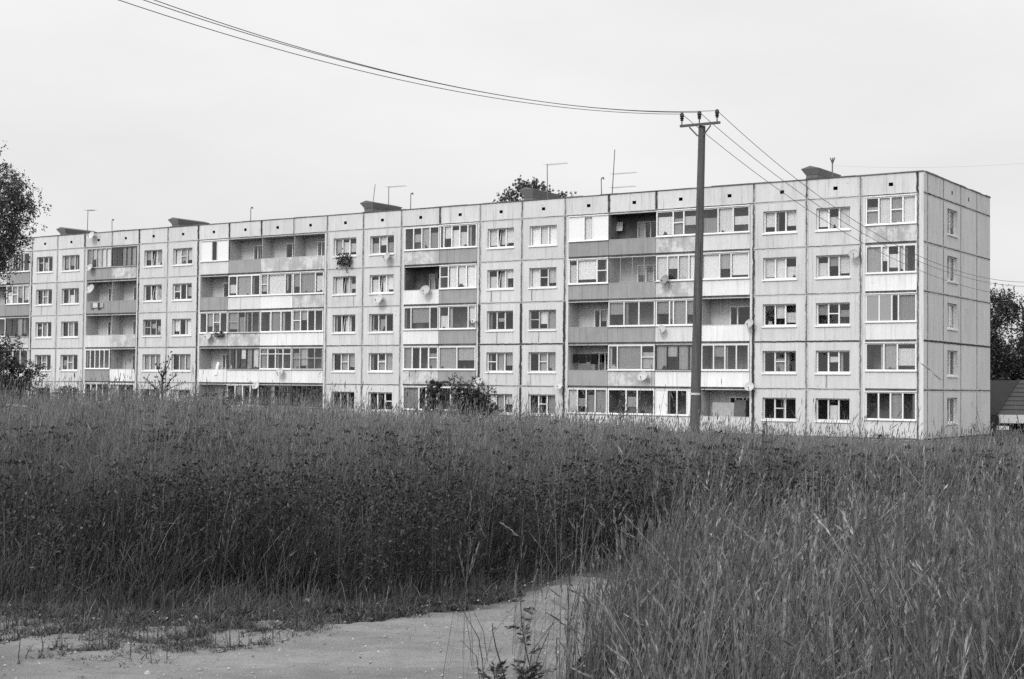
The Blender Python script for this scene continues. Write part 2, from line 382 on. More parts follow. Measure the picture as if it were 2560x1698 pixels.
TONE = {'d': None, 'm': 0.40, 'l': 0.78, 'w': 0.90}  # curtain tones, raised to stand in for sky reflected by the panes
def glazing(T, a0, a1, b0, b1, c, spec, frame, parent, pane_depth=0.03, bar=0.075, fname='window_frame', main=None):
    """a framed opening: spec like 'd|m-|1.5l'; returns the frame object (or adds pane and curtain under main)"""
    fr = MB(); gl = MB(); cu = MB(); d0, d1 = c-0.03, c+0.04
    fr.box(T, a0, a0+bar, b0, b1, d0, d1, frame); fr.box(T, a1-bar, a1, b0, b1, d0, d1, frame)
    fr.box(T, a0+bar, a1-bar, b0, b0+bar, d0, d1, frame); fr.box(T, a0+bar, a1-bar, b1-bar, b1, d0, d1, frame)
    toks = [re.match(r'([\d.]*)([dmlwPGN])([-+t/]*)', q).groups() for q in spec.split('|')]
    ws = [float(q[0] or 1) for q in toks]; tot = sum(ws); a = a0+bar; span = a1-a0-2*bar; ncu = 0
    for k, ((_, ch, mod), w) in enumerate(zip(toks, ws)):
        x0 = a; x1 = a+span*w/tot; a = x1
        if k < len(toks)-1: fr.box(T, x1-bar*0.55, x1+bar*0.55, b0+bar, b1-bar, d0-0.004, d1-0.006, frame)
        p0, p1 = x0+(bar*0.55 if k else 0), x1-(bar*0.55 if k < len(toks)-1 else 0)
        lo, hi = b0+bar, b1-bar
        if '-' in mod: zm = lo+(hi-lo)*0.52; fr.box(T, p0, p1, zm-bar*0.4, zm+bar*0.4, d0+0.004, d1-0.008, frame)
        if '+' in mod: zm = lo+(hi-lo)*0.74; fr.box(T, p0, p1, zm-bar*0.4, zm+bar*0.4, d0+0.004, d1-0.008, frame)
        if ch == 'P': fr.box(T, p0, p1, lo, hi, c-0.012, c+0.02, 0.76); continue
        if ch == 'G': fr.box(T, p0, p1, lo, hi, c-0.012, c+0.02, 0.30); continue
        if 't' in mod:       # sash tilted inwards: its glass leans and its frame shows inside
            Tt = lambda a_, b_, c_, lo=lo: T(a_, b_, c_+(b_-lo)*0.17)
            e = 0.05
            fr.box(Tt, p0, p0+e, lo, hi, c+0.045, c+0.075, frame); fr.box(Tt, p1-e, p1, lo, hi, c+0.045, c+0.075, frame); fr.box(Tt, p0+e, p1-e, hi-e, hi, c+0.045, c+0.075, frame)
            gl.rect(Tt, p0+e, p1-e, lo, hi-e, c+0.06, 0.5)
        else: gl.rect(T, p0, p1, lo, hi, c+0.005, 0.5)
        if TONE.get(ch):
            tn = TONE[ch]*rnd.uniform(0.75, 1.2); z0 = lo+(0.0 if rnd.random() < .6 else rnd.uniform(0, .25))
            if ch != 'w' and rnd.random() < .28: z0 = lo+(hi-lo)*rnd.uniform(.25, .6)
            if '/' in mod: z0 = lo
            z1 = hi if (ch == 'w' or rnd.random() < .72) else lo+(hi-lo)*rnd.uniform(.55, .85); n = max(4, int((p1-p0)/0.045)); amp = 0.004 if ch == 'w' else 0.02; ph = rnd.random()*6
            cc = c+0.33 if 't' in mod else c+0.10
            prev = None
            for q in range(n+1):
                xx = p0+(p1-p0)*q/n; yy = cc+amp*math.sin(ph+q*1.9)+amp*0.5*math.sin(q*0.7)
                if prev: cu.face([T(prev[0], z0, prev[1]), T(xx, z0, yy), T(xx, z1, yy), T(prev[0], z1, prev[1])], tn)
                prev = (xx, yy)
        if ch in 'dml' and rnd.random() < .30:      # pot plants and things standing on the inner sill
            w2 = min((p1-p0)*.8, rnd.uniform(.15, .4)); q0 = p0+rnd.random()*(p1-p0-w2); hh = rnd.uniform(.12, .42); tt = rnd.choice([.03, .05, .1, .45])
            for e in range(7):
                u0 = q0+w2*e/7; g1 = hh*(1-((e-3)/4.2)**2)*rnd.uniform(.5, 1); cu.rect(T, u0, u0+w2/6.5, lo, lo+g1, c+0.06, tt)
        if not TONE.get(ch) and rnd.random() < 0.5:      # a narrow drawn curtain at one side of a dark pane
            w2 = (p1-p0)*rnd.uniform(0.12, 0.3); q0 = p0 if rnd.random() < .5 else p1-w2
            cu.rect(T, q0, q0+w2, lo, hi, c+0.12, rnd.uniform(.2, .5))
    o = fr.build(fname, M_FRAME, parent)
    host = o if main is None else main
    if gl.f: gl.build('pane', M_GLASS, host)
    if cu.f: cu.build('curtain', M_FABRIC, host)
    return o

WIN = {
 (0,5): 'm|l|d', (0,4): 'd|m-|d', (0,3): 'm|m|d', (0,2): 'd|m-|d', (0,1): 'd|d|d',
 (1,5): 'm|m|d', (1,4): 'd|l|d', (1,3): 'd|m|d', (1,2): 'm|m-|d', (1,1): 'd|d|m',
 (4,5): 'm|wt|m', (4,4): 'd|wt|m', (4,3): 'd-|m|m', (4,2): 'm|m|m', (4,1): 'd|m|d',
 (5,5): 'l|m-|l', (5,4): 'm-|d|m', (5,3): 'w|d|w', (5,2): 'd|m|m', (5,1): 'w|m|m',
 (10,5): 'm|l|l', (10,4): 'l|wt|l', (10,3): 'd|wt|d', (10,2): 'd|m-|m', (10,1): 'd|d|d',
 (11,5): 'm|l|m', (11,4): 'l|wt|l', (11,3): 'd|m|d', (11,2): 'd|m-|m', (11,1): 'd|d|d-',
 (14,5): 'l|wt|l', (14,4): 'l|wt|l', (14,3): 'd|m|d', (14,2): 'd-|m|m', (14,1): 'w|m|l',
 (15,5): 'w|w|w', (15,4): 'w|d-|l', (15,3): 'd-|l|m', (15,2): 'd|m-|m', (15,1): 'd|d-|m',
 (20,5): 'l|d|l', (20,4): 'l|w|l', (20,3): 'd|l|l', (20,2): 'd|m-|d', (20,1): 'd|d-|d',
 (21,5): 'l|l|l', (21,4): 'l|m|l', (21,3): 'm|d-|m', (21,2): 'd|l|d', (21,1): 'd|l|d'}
# loggias: front panel (W white, L light, M mid grey, P peeling), glazing
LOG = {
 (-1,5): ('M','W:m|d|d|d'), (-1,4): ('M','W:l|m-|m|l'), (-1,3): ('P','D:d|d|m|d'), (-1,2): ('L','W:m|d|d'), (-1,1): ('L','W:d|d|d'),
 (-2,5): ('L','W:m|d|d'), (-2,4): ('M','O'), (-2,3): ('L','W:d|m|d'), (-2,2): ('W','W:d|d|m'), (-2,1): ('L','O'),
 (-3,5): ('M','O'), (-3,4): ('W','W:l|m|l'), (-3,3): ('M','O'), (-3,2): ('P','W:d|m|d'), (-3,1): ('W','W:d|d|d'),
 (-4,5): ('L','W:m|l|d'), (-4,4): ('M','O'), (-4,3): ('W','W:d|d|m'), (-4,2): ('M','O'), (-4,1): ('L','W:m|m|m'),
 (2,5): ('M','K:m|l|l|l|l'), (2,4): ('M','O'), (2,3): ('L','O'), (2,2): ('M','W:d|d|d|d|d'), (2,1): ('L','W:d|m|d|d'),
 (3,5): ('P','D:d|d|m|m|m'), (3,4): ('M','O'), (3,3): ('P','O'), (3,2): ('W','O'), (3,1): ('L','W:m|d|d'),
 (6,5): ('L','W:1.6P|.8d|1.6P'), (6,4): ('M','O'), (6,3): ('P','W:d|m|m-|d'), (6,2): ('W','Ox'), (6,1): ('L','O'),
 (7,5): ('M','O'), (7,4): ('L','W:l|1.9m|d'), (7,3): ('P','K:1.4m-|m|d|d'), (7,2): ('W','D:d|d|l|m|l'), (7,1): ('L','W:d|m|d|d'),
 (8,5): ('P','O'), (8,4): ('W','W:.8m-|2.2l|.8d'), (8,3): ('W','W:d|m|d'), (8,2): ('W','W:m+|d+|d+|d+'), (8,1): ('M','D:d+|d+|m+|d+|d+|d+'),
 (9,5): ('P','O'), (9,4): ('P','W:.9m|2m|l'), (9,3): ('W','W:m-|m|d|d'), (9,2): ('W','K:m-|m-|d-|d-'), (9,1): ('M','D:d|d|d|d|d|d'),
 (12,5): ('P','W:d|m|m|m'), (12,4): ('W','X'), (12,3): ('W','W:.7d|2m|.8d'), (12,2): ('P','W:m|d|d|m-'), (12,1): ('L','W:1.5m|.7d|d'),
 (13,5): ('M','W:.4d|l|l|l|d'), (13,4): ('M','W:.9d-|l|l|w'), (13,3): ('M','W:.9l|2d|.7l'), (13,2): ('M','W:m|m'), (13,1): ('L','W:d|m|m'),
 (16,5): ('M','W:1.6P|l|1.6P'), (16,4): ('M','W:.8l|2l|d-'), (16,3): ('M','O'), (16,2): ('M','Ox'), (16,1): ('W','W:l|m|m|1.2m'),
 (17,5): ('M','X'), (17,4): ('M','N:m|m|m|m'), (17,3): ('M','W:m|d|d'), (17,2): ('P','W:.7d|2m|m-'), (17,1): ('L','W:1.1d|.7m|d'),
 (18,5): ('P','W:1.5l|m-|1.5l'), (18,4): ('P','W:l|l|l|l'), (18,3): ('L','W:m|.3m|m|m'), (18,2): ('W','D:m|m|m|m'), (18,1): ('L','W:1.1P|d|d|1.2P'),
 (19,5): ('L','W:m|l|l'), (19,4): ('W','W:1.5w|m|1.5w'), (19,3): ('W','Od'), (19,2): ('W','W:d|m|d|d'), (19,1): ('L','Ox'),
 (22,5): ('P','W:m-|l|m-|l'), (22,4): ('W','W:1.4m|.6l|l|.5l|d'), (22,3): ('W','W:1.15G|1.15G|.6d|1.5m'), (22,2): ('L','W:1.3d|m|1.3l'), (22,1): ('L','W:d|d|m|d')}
PT = {'W': (0.74, 0.12, 0), 'L': (0.62, 0.3, 0), 'M': (0.30, 0.06, 0), 'P': (0.40, 0.95, 0)}
WIN_BAYS = [0, 1, 4, 5, 10, 11, 14, 15, 20, 21]; LOG_BAYS = [-4, -3, -2, -1, 2, 3, 6, 7, 8, 9, 12, 13, 16, 17, 18, 19, 22]
def group_ends(k):
    return (k-1 in LOG_BAYS, k+1 in LOG_BAYS)
for k in list(range(-4, 23)):
    x0, x1 = bay(k); wd = x1-x0
    # parapet panel with its vent hole
    tone = (T_WALL*rnd.uniform(.95, 1.04), 0.10 if rnd.random() > .2 else .5, 0)
    vx = x0+wd*0.5+(0.12 if k >= 16 else 0); vz = 5*FH+0.45
    wall.panel(TF, x0, x1, 5*FH, TOP, (vx-0.13, vx+0.13, vz, vz+0.20), 0.5, tone)
    vh = MB(); vh.inner(TF, vx-0.127, vx+0.127, vz+.003, vz+0.197, 0.03, 0.8, 0.02); vh.build('attic_vent', M_INNER, block)
    for fl in range(1, 6):
        z0 = (fl-1)*FH; z1 = z0+FH
        if k in WIN_BAYS:
            tone = (T_WALL*rnd.uniform(.94, 1.05), 0.12 if rnd.random() > .25 else .4, 0)
            h = (x0+wd*0.18, x0+wd*0.81, z0+0.92, z1-0.52)
            wall.panel(TF, x0, x1, z0, z1, h, 0.30, tone)
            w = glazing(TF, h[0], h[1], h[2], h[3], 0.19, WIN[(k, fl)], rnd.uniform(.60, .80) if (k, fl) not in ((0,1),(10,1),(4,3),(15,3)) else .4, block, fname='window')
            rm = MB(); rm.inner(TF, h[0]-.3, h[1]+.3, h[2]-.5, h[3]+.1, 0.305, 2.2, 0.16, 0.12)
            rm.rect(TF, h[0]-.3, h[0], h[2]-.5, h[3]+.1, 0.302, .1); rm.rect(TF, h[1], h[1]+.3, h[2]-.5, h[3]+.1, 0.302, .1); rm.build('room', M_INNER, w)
            sm = MB(); sm.box(TF, h[0]-.05, h[1]+.05, h[2]-.10, h[2]-.02, -0.07, 0.16, 0.80); sm.build('sill', M_FRAME, w)
        else:
            gl_, gr_ = group_ends(k)
            p0 = x0+(0.0 if gl_ else 0.28); p1 = x1-(0.0 if gr_ else (0.22 if k != 22 else 0.02))
            tone = (T_WALL*1.03, 0.1, 0)
            if p0 > x0: wall.panel(TF, x0, p0, z0, z1, None, 0, tone); wall.face([TF(p0, z0, 0), TF(p0, z1, 0), TF(p0, z1, .3), TF(p0, z0, .3)], tone)
            if p1 < x1: wall.panel(TF, p1, x1, z0, z1, None, 0, tone); wall.face([TF(p1, z0, 0), TF(p1, z1, 0), TF(p1, z1, .3), TF(p1, z0, .3)], tone)
            pk, op = LOG[(k, fl)]
            bal = MB(); g = 0.012
            pt = PT[pk]; pt = (pt[0]*rnd.uniform(.94, 1.05), pt[1], 0)
            bal.box(TF, p0+g, p1-g, z0+0.07, z0+1.0, -0.035, 0.07, pt)
            bal.box(TF, p0+g, p1-g, z0-0.055, z0+0.055, 0.0, 0.10, (0.07, .1, 0))       # slab edge
            bo = bal.build('balcony', M_WALL, block)
            # recess behind
            rt = {'O': .46, 'X': .14, 'N': .40}.get(op[0], .20)  # recess tone by type: darker behind glazing, darkest in the dark loggias
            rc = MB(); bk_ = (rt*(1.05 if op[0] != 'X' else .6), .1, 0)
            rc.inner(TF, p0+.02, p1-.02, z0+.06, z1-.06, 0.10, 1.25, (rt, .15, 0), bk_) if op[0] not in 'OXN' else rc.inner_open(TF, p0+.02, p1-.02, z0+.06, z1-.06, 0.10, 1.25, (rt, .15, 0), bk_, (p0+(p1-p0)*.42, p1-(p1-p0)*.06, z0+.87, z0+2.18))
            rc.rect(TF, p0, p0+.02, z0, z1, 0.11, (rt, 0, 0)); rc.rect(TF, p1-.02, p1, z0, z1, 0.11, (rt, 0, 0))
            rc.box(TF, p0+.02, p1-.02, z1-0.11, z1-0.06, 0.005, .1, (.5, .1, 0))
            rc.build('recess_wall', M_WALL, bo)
            if op[0] in 'OXN':
                if not gl_: pass
                sp = {'O': rnd.choice(['.6d|d|m', 'd|.9m|.6d', '.7d|m|m', '.6d|l|d']), 'Ox': '.7d|d|.5d|d', 'Od': '.6d|1.5d', 'X': '.6m|.5d|d', 'N': 'm|m|m'}[op if op in ('Ox', 'Od') else op[0]]
                a0 = p0+(p1-p0)*.41; a1 = p1-(p1-p0)*.05
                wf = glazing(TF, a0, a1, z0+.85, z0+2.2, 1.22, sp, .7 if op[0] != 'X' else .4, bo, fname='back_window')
                hb = MB(); hb.box(TF, a0-.02, a1+.02, z0+.80, z0+.845, 1.13, 1.24, .6); hb.build('sill', M_FRAME, bo)
                if op[0] == 'N':
                    fm = MB()
                    for q in range(1, 4): xx = p0+(p1-p0)*q/4; fm.box(TF, xx-.012, xx+.012, z0+1.0, z1-.11, 0.03, .055, .4)
                    fm.build('window_frame', M_FRAME, bo)
                    gm = MB(); gm.rect(TF, p0+.03, p1-.03, z0+1.0, z1-.12, .045, .5); gm.build('pane', M_GLASS, bo)
                cap = MB(); cap.box(TF, p0+g, p1-g, z0+1.002, z0+1.035, -0.045, 0.08, .35 if pk == 'M' else .55); cap.build('handrail', M_METAL, bo)
            else:
                fr = {'W': rnd.uniform(.66, .82), 'D': .07, 'K': .42}[op[0]]
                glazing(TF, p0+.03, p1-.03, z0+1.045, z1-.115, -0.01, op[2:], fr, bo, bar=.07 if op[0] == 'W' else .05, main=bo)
                sl_ = MB(); sl_.box(TF, p0-.01, p1+.01 if k != 22 else p1, z0+1.0, z0+1.045, -0.12, 0.06, fr if op[0] == 'W' else .45); sl_.build('sill', M_FRAME, bo)
                if op[0] == 'W' and rnd.random() < .6:
                    vs = MB(); vs.box(TF, p0+.01, p1-.01, z1-.115, z1-.065, -0.10, 0.0, .8); vs.build('visor', M_FRAME, bo)
    # joints
    hv0 = {0: .75, 4: .7, 6: .95, 16: .55, 20: .55, 14: .35, 15: .35}.get(k, .28)
    for fl in range(0, 6):
        z0 = fl*FH; z1 = min(z0+FH, TOP); hv = hv0
        if fl < 3 and k in (14, 15, 16, 20): hv = 1.0
        if fl == 5: hv = .9 if k in (2, 4, 6, 7, 8, 13, 17, 18) else .35
        if fl < 5 and k in LOG_BAYS and (k-1) in LOG_BAYS: continue
        joint_v(TF, x0, z0, z1, hv*rnd.uniform(.85, 1.1), 0.9 if hv < .6 else .3)
    for fl in range(0, 6):
        hv = {0: .7, 1: .45, 2: .55, 3: .30, 4: .32, 5: .30}[fl]*rnd.uniform(.8, 1.2)
        if k in LOG_BAYS and fl > 0:
            hv = .75
            joint_h(TF, x0+.02, x1-.02, fl*FH-0.01, hv*.9 if fl == 5 else 0.45, .06, -0.008) if fl == 5 else None
        else:
            if fl == 2 and k >= 14: hv = 1.0
            joint_h(TF, x0+.01, x1-.01, fl*FH, hv)
    if rnd.random() < .35 and k in WIN_BAYS:       # hairline cracks and repaired verticals below windows
        for fl in range(1, 5):
            if rnd.random() < .5: a = x0+wd*rnd.uniform(.2, .8); joint_v(TF, a, (fl-1)*FH+.06, (fl-1)*FH+.8, .16, 0, .09)
# corner pier and gable
wall.panel(TF, XB[23], 0, 0, TOP, None, 0, (T_WALL*1.03, .15, 0)); joint_v(TF, XB[23], 5*FH, TOP, 1.0, .2, .1); joint_v(TF, XB[23]+.03, 0, 5*FH, .55, .0, .09)
GY = [0] + [on_gable(p, 700)[0] for p in (2319, 2358.5, 2402, 2442)] + [GD]
for i in range(5):
    a0, a1 = GY[i], GY[i+1]; tg = T_WALL*rnd.uniform(.97, 1.03)
    for fl in range(1, 6):
        z0 = (fl-1)*FH; tg2 = (tg*rnd.uniform(.97, 1.03), .08, 0)
        if i == 2:
            h = (a0+(a1-a0)*.22, a0+(a1-a0)*.80, z0+.84, z0+FH-.42)
            wall.panel(TG, a0, a1, z0, z0+FH, h, .30, tg2)
            w = glazing(TG, h[0], h[1], h[2], h[3], .19, {5: 'd|m', 4: 'dt|m', 3: 'l|l', 2: 'm|d', 1: 'm|d'}[fl], .8, block, fname='window')
            rm = MB(); rm.inner(TG, h[0]-.2, h[1]+.2, h[2]-.4, h[3]+.1, .305, 2.0, .15, .1); rm.build('room', M_INNER, w)
            sm = MB(); sm.box(TG, h[0]-.05, h[1]+.05, h[2]-.10, h[2]-.02, -.07, .16, .75); sm.build('sill', M_FRAME, w)
        else: wall.panel(TG, a0, a1, z0, z0+FH, None, 0, tg2)
    if i in (2, 3):
        vy = a0+(a1-a0)*.5; wall.panel(TG, a0, a1, 5*FH, TOP, (vy-.13, vy+.13, 5*FH+.42, 5*FH+.66), .5, (tg, .08, 0)); vh = MB(); vh.inner(TG, vy-.127, vy+.127, 5*FH+.423, 5*FH+.657, .03, .8, .02); vh.build('attic_vent', M_INNER, block)
    else: wall.panel(TG, a0, a1, 5*FH, TOP, None, 0, (tg, .08, 0))
    if i: joint_v(TG, a0, 0, TOP, .42, 0, .11)
    for fl in range(0, 6): joint_h(TG, a0+.01, a1-.01, fl*FH, {0: .8, 2: 1.0, 5: .6}.get(fl, .45)*rnd.uniform(.85, 1.1), .09)
# back, far end, floor slab under the roof
bt = (T_WALL, .1, 0)
wall.face([(X_END, GD, 0), (0, GD, 0), (0, GD, TOP), (X_END, GD, TOP)], bt)
wall.face([(X_END, 0, 0), (X_END, GD, 0), (X_END, GD, TOP), (X_END, 0, TOP)], bt)
wall.face([(X_END, 1.3, TOP-.3), (0, 1.3, TOP-.3), (0, GD, TOP-.3), (X_END, GD, TOP-.3)], bt)
wall.build('wall', M_WALL, block)
me = bpy.data.meshes.new('joint_strip'); me.from_pydata(joints.v, [], joints.f); me.materials.append(M_JOINT)
ja = me.attributes.new('col', 'FLOAT_COLOR', 'CORNER'); ja.data.foreach_set('color', np.array([[list(q)+[1] for q in t] for t in joints.t], np.float32).ravel())
jo = bpy.data.objects.new('joint_strip', me); COL.objects.link(jo); jo.parent = block
pl = MB(); pl.box(TF, X_END+.08, -.08, -1.3, -0.02, .06, GD-.08, (.34, .25, 0)); pl.build('plinth', M_WALL, block)
rf = MB(); rf.face([(X_END+.3, .3, TOP-.35), (-.3, .3, TOP-.35), (-.3, GD-.3, TOP-.35), (X_END+.3, GD-.3, TOP-.35)], .10)
roof = rf.build('roof', M_ROOF, block)
# sheet metal flashing along the parapet, slightly uneven
fl_ = MB(); xs = np.linspace(X_END, 0, 70)
for a, b in zip(xs[:-1], xs[1:]):
    dz = rnd.uniform(-.02, .02); fl_.box(TF, a+.004, b-.004, TOP+.002, TOP+.055+dz, -.05, .33, rnd.uniform(.05, .14))
ys = np.linspace(.34, GD, 13)
for a, b in zip(ys[:-1], ys[1:]):
    dz = rnd.uniform(-.02, .03); fl_.box(TG, a+.004, b-.004, TOP+.002, TOP+.055+dz, -.05, .33, rnd.uniform(.05, .12))
fl_.build('flashing', M_METAL, roof)
# ventilation shafts: brick boxes with a flared, tapering sheet cap
def shaft(pxl, pxr, pytop, setback, length=3.3):
    x0, zt = on_front(pxl, pytop, setback); x1 = x0+1.15
    b = MB(); zb = TOP-.36; zt = max(zt, TOP+.75); zc = zt-.50
    b.box(TF, x0+.22, x1-.22, zb, zc, setback+.15, setback+length-.15, .13)
    for i in range(3): b.box(TF, x0+.20, x1-.20, zb+.45+.3*i, zb+.53+.3*i, setback+.13, setback+length-.13, .09)
    o = b.build('ventilation_shaft', M_BRICK, roof)
    c = MB(); y0, y1 = setback, setback+length; xm = (x0+x1)/2
    L = [(x0+.2, y0+.13, zc), (x1-.2, y0+.13, zc), (x1-.2, y1-.13, zc), (x0+.2, y1-.13, zc)]
    U = [(x0, y0-.12, zt-.16), (x1, y0-.12, zt-.16), (x1, y1+.12, zt-.16), (x0, y1+.12, zt-.16)]
    R0, R1 = (xm, y0-.12, zt), (xm, y1+.12, zt)
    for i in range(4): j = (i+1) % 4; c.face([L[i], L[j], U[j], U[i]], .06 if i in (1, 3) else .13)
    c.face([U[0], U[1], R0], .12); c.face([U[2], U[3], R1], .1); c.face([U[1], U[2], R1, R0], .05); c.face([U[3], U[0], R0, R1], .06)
    c.build('cap', M_METAL, o)
shaft(143, 214, 569, 3.0); shaft(422, 498, 545, 3.0); shaft(902, 983, 503, 2.6); shaft(1299, 1381, 470, 3.0); shaft(2004, 2082, 417, 2.2)

# ------------------------------------------------------------------ things on the house: dishes, antennas, masts, laundry
def dish(px, py, dpx, label, yaw=0.0, tone=.42):
    x, z = on_front(px, py, -.35); dist = 1.0/0 if False else None
    p = loc2world(x, -.35, z); r = dpx/2/FPX*p[1]*1.08
    o = empty('satellite_dish', p, -ANG+yaw); tag(o, label, 'satellite dish', 'satellite dishes on the apartment block')
    rf_ = MB(); n, m = 20, 5; el = math.radians(28); R = Matrix.Rotation(-(math.pi/2-el), 4, 'X')   # axis +Z -> towards -Y, tilted up
    R = Matrix.Rotation(math.pi/2-el, 4, 'X')
    def pt(i, j): rr = r*i/m; a = 2*math.pi*j/n; return R @ Vector((rr*math.cos(a), rr*math.sin(a)*1.06, 0.28*r*(i/m)**2))
    for i in range(m):
        for j in range(n):
            q = [pt(i, j), pt(i+1, j), pt(i+1, j+1), pt(i, j+1)]
            rf_.face(q if i else [q[0], q[1], q[2]], tone)
    rf_.build('reflector', M_METAL, o, smooth=True)
    am = MB(); low = R @ Vector((0, -r, .25*r)); foc = R @ Vector((0, -r*.55, r*1.05))
    am.tube([low, foc], [.014, .012], .15, 5); am.tube([foc, foc+(R @ Vector((0, .03, -.12)))], [.03, .035], .1, 6); am.build('feed_arm', M_METAL, o)
    bk = MB(); bk.tube([(0, .02, 0), (0, .2, -.05), (0, .34, -.05)], .025, .12, 5); bk.build('bracket', M_METAL, o)
DISHES = [
 (224.5, 670, 18, 'grey dish on the top floor loggia pier beside the dark peeling panel, far left'),
 (227, 724, 23, 'large pale dish beside the fourth floor loggia with hanging laundry'),
 (228.5, 590, 19, 'dish just under the roof edge below the leftmost antenna'),
 (519, 842, 20, 'grey dish on the third floor panel next to the balcony flower box'),
 (699, 932, 20, 'dish on a white second floor panel beneath the window with a transom'),
 (640, 965, 18, 'dish above the dark wooden ground floor glazing'),
 (968, 643, 22, 'dish under a top floor window right of the dark hanging plants'),
 (948, 749.5, 24, 'dish under the fourth floor window below another dish'),
 (1063, 727, 24, 'dish on the white panel of the dark open loggia'),
 (1184.7, 802, 14, 'smallest dish, at the right rim of the third floor loggia with a dark middle pane'),
 (1196, 956, 22, 'dish above the bush, where the dark panel meets the wall joint'),
 (1396.7, 965, 20, 'pale dish on the black joint, right of the ground floor window with dark sash'),
 (1662, 701, 24, 'dark rimmed dish on the peeling fourth floor panel left of the utility pole'),
 (1653, 824, 20, 'pale dish on the third floor panel left of the utility pole'),
 (1607, 942, 24, 'dish on the second floor panel beneath a wide glazed loggia, left of the pole'),
 (1874, 810, 22, 'dish at the right end of the open third floor loggia right of the pole'),
 (1873.5, 968, 22, 'round dish over the open ground floor loggia right of the pole'),
 (2135, 636, 24, 'dish beside the fourth floor window next to the corner loggias')]
for i, (px, py, d, lb) in enumerate(DISHES): dish(px, py, d, lb, rnd.uniform(-.25, .25), .22 if i == 12 else rnd.uniform(.36, .5))

def roof_point(px, py, setback):
    x, z = on_front(px, py, setback); return x, z
def mast(px, pytop, pxb, setback, label, head='hook', name='roof_mast', cat='roof mast', group='thin masts on the roof', booms=(), r=.03):
    x, z = on_front(px, pytop, setback); xb, _ = on_front(pxb, pytop, setback)
    b = loc2world(xb, setback, TOP-.36); h = z-(TOP-.36)
    o = empty(name, b, -ANG); tag(o, label, cat, group)
    t = MB(); t.tube([(0, 0, 0), ((x-xb)*.5, 0, h*.5), (x-xb, 0, h)], [r*1.25, r, r*.9], .10, 6); t.build('mast', M_METAL, o)
    if head == 'hook':
        k = MB(); k.tube([(x-xb, 0, h-.02), (x-xb+.03, 0, h+.10), (x-xb+.16, 0, h+.14), (x-xb+.20, 0, h+.02)], .045, .07, 6); k.build('hood', M_METAL, o)
    if head == 'fork':
        k = MB()
        for dx in (-.14, .02, .15): k.tube([(x-xb, 0, h-.15), (x-xb+dx, 0, h+.18)], [.05, .03], .06, 5)
        k.build('insulator', M_METAL, o)
    for zf, ln in booms:
        k = MB(); zz = h*zf; xx = (x-xb)*zf; k.tube([(xx-.1, 0, zz), (xx+ln, 0, zz-.03)], .012, .2, 5)
        for q in range(9): e = .42-.02*q; k.tube([(xx-.05+ln*q/8.3, -e, zz), (xx-.05+ln*q/8.3, e, zz)], .007, .22, 4)
        k.build('boom', M_METAL, o)
A = dict(name='tv_antenna', cat='antenna', group='television antennas on the roof', head=None)
mast(220, 525, 219, 2.0, 'slim antenna with a short boom above the leftmost roof shafts', booms=((.98, .9), (.2, .7)), **A)
mast(280, 553, 281, 1.2, 'short hooked mast on the roof between the two leftmost shafts')
mast(627, 523, 627, 1.2, 'hooked mast standing alone over the four open top floor loggias')
mast(938, 461, 928, 2.0, 'leaning bare mast in front of the middle brick shaft', head=None, r=.025)
mast(972, 467, 972, 4.5, 'antenna with one long boom behind the middle brick shaft', booms=((.99, 1.6),), **A)
mast(1027, 488, 1027, 1.2, 'hooked mast to the right of the middle brick shaft')
mast(1368, 411, 1370, 2.5, 'antenna with one boom at the shaft overgrown by a tree', booms=((.99, 1.6), ), **A)
mast(1503, 450, 1505, 1.2, 'hooked mast close left of the tallest antenna')
mast(1537, 374, 1530, 1.6, 'tallest antenna, a leaning mast with two faint booms', booms=((.55, 1.7), (.3, 1.7)), r=.028, **A)
mast(2081, 402, 2081, 2.5, 'forked wire mast beside the rightmost roof shaft', head='fork', r=.04)

def fringe(name, px, py, wpx, hpx, label, cat, tone, n=90, leaf=.07):
    x, z = on_front(px, py, -.2); wd = wpx/FPX*loc2world(x, 0, z)[1]/math.cos(.3)
    o = empty(name, loc2world(x, -.2, z), -ANG); tag(o, label, cat)
    b = MB(); b.box(TF, -wd/2, wd/2, -.16, 0, -.12, .12, .12); b.build('trough', M_WOOD, o)
    N = n; P = np.stack([rng.uniform(-wd/2-.05, wd/2+.05, N), rng.uniform(-.22, .1, N), rng.normal(.02, hpx/FPX*95*.35, N)], -1)
    cards('foliage', P, leaf, tone, M_LEAF, o)
def cards(name, P, size, tone, mat, parent=None, up=0.0, jit=.35):
    N = len(P); d = rng.normal(size=(N, 3)); d[:, 2] += up; d /= np.linalg.norm(d, axis=1)[:, None]
    e = rng.normal(size=(N, 3)); e = np.cross(d, e); e /= np.linalg.norm(e, axis=1)[:, None]
    s = size*rng.uniform(.6, 1.3, N)[:, None]
    V = np.stack([P-d*s, P+e*s*.55+d*s*.1, P+d*s, P-e*s*.55+d*s*.1], 1)
    Q = np.arange(4*N).reshape(N, 4); t = np.repeat(np.asarray(tone)*rng.uniform(1-jit, 1+jit, N), 4)
    return np_mesh(name, V, Q, t, mat, parent)
fringe('flower_box', 861, 653, 40, 26, 'dark plants spilling from a box beneath the top floor window', 'flower box', .02, 260, .09)
fringe('flower_box', 548, 835, 26, 12, 'small box of plants on the rim of the third floor loggia', 'flower box', .03, 120, .07)
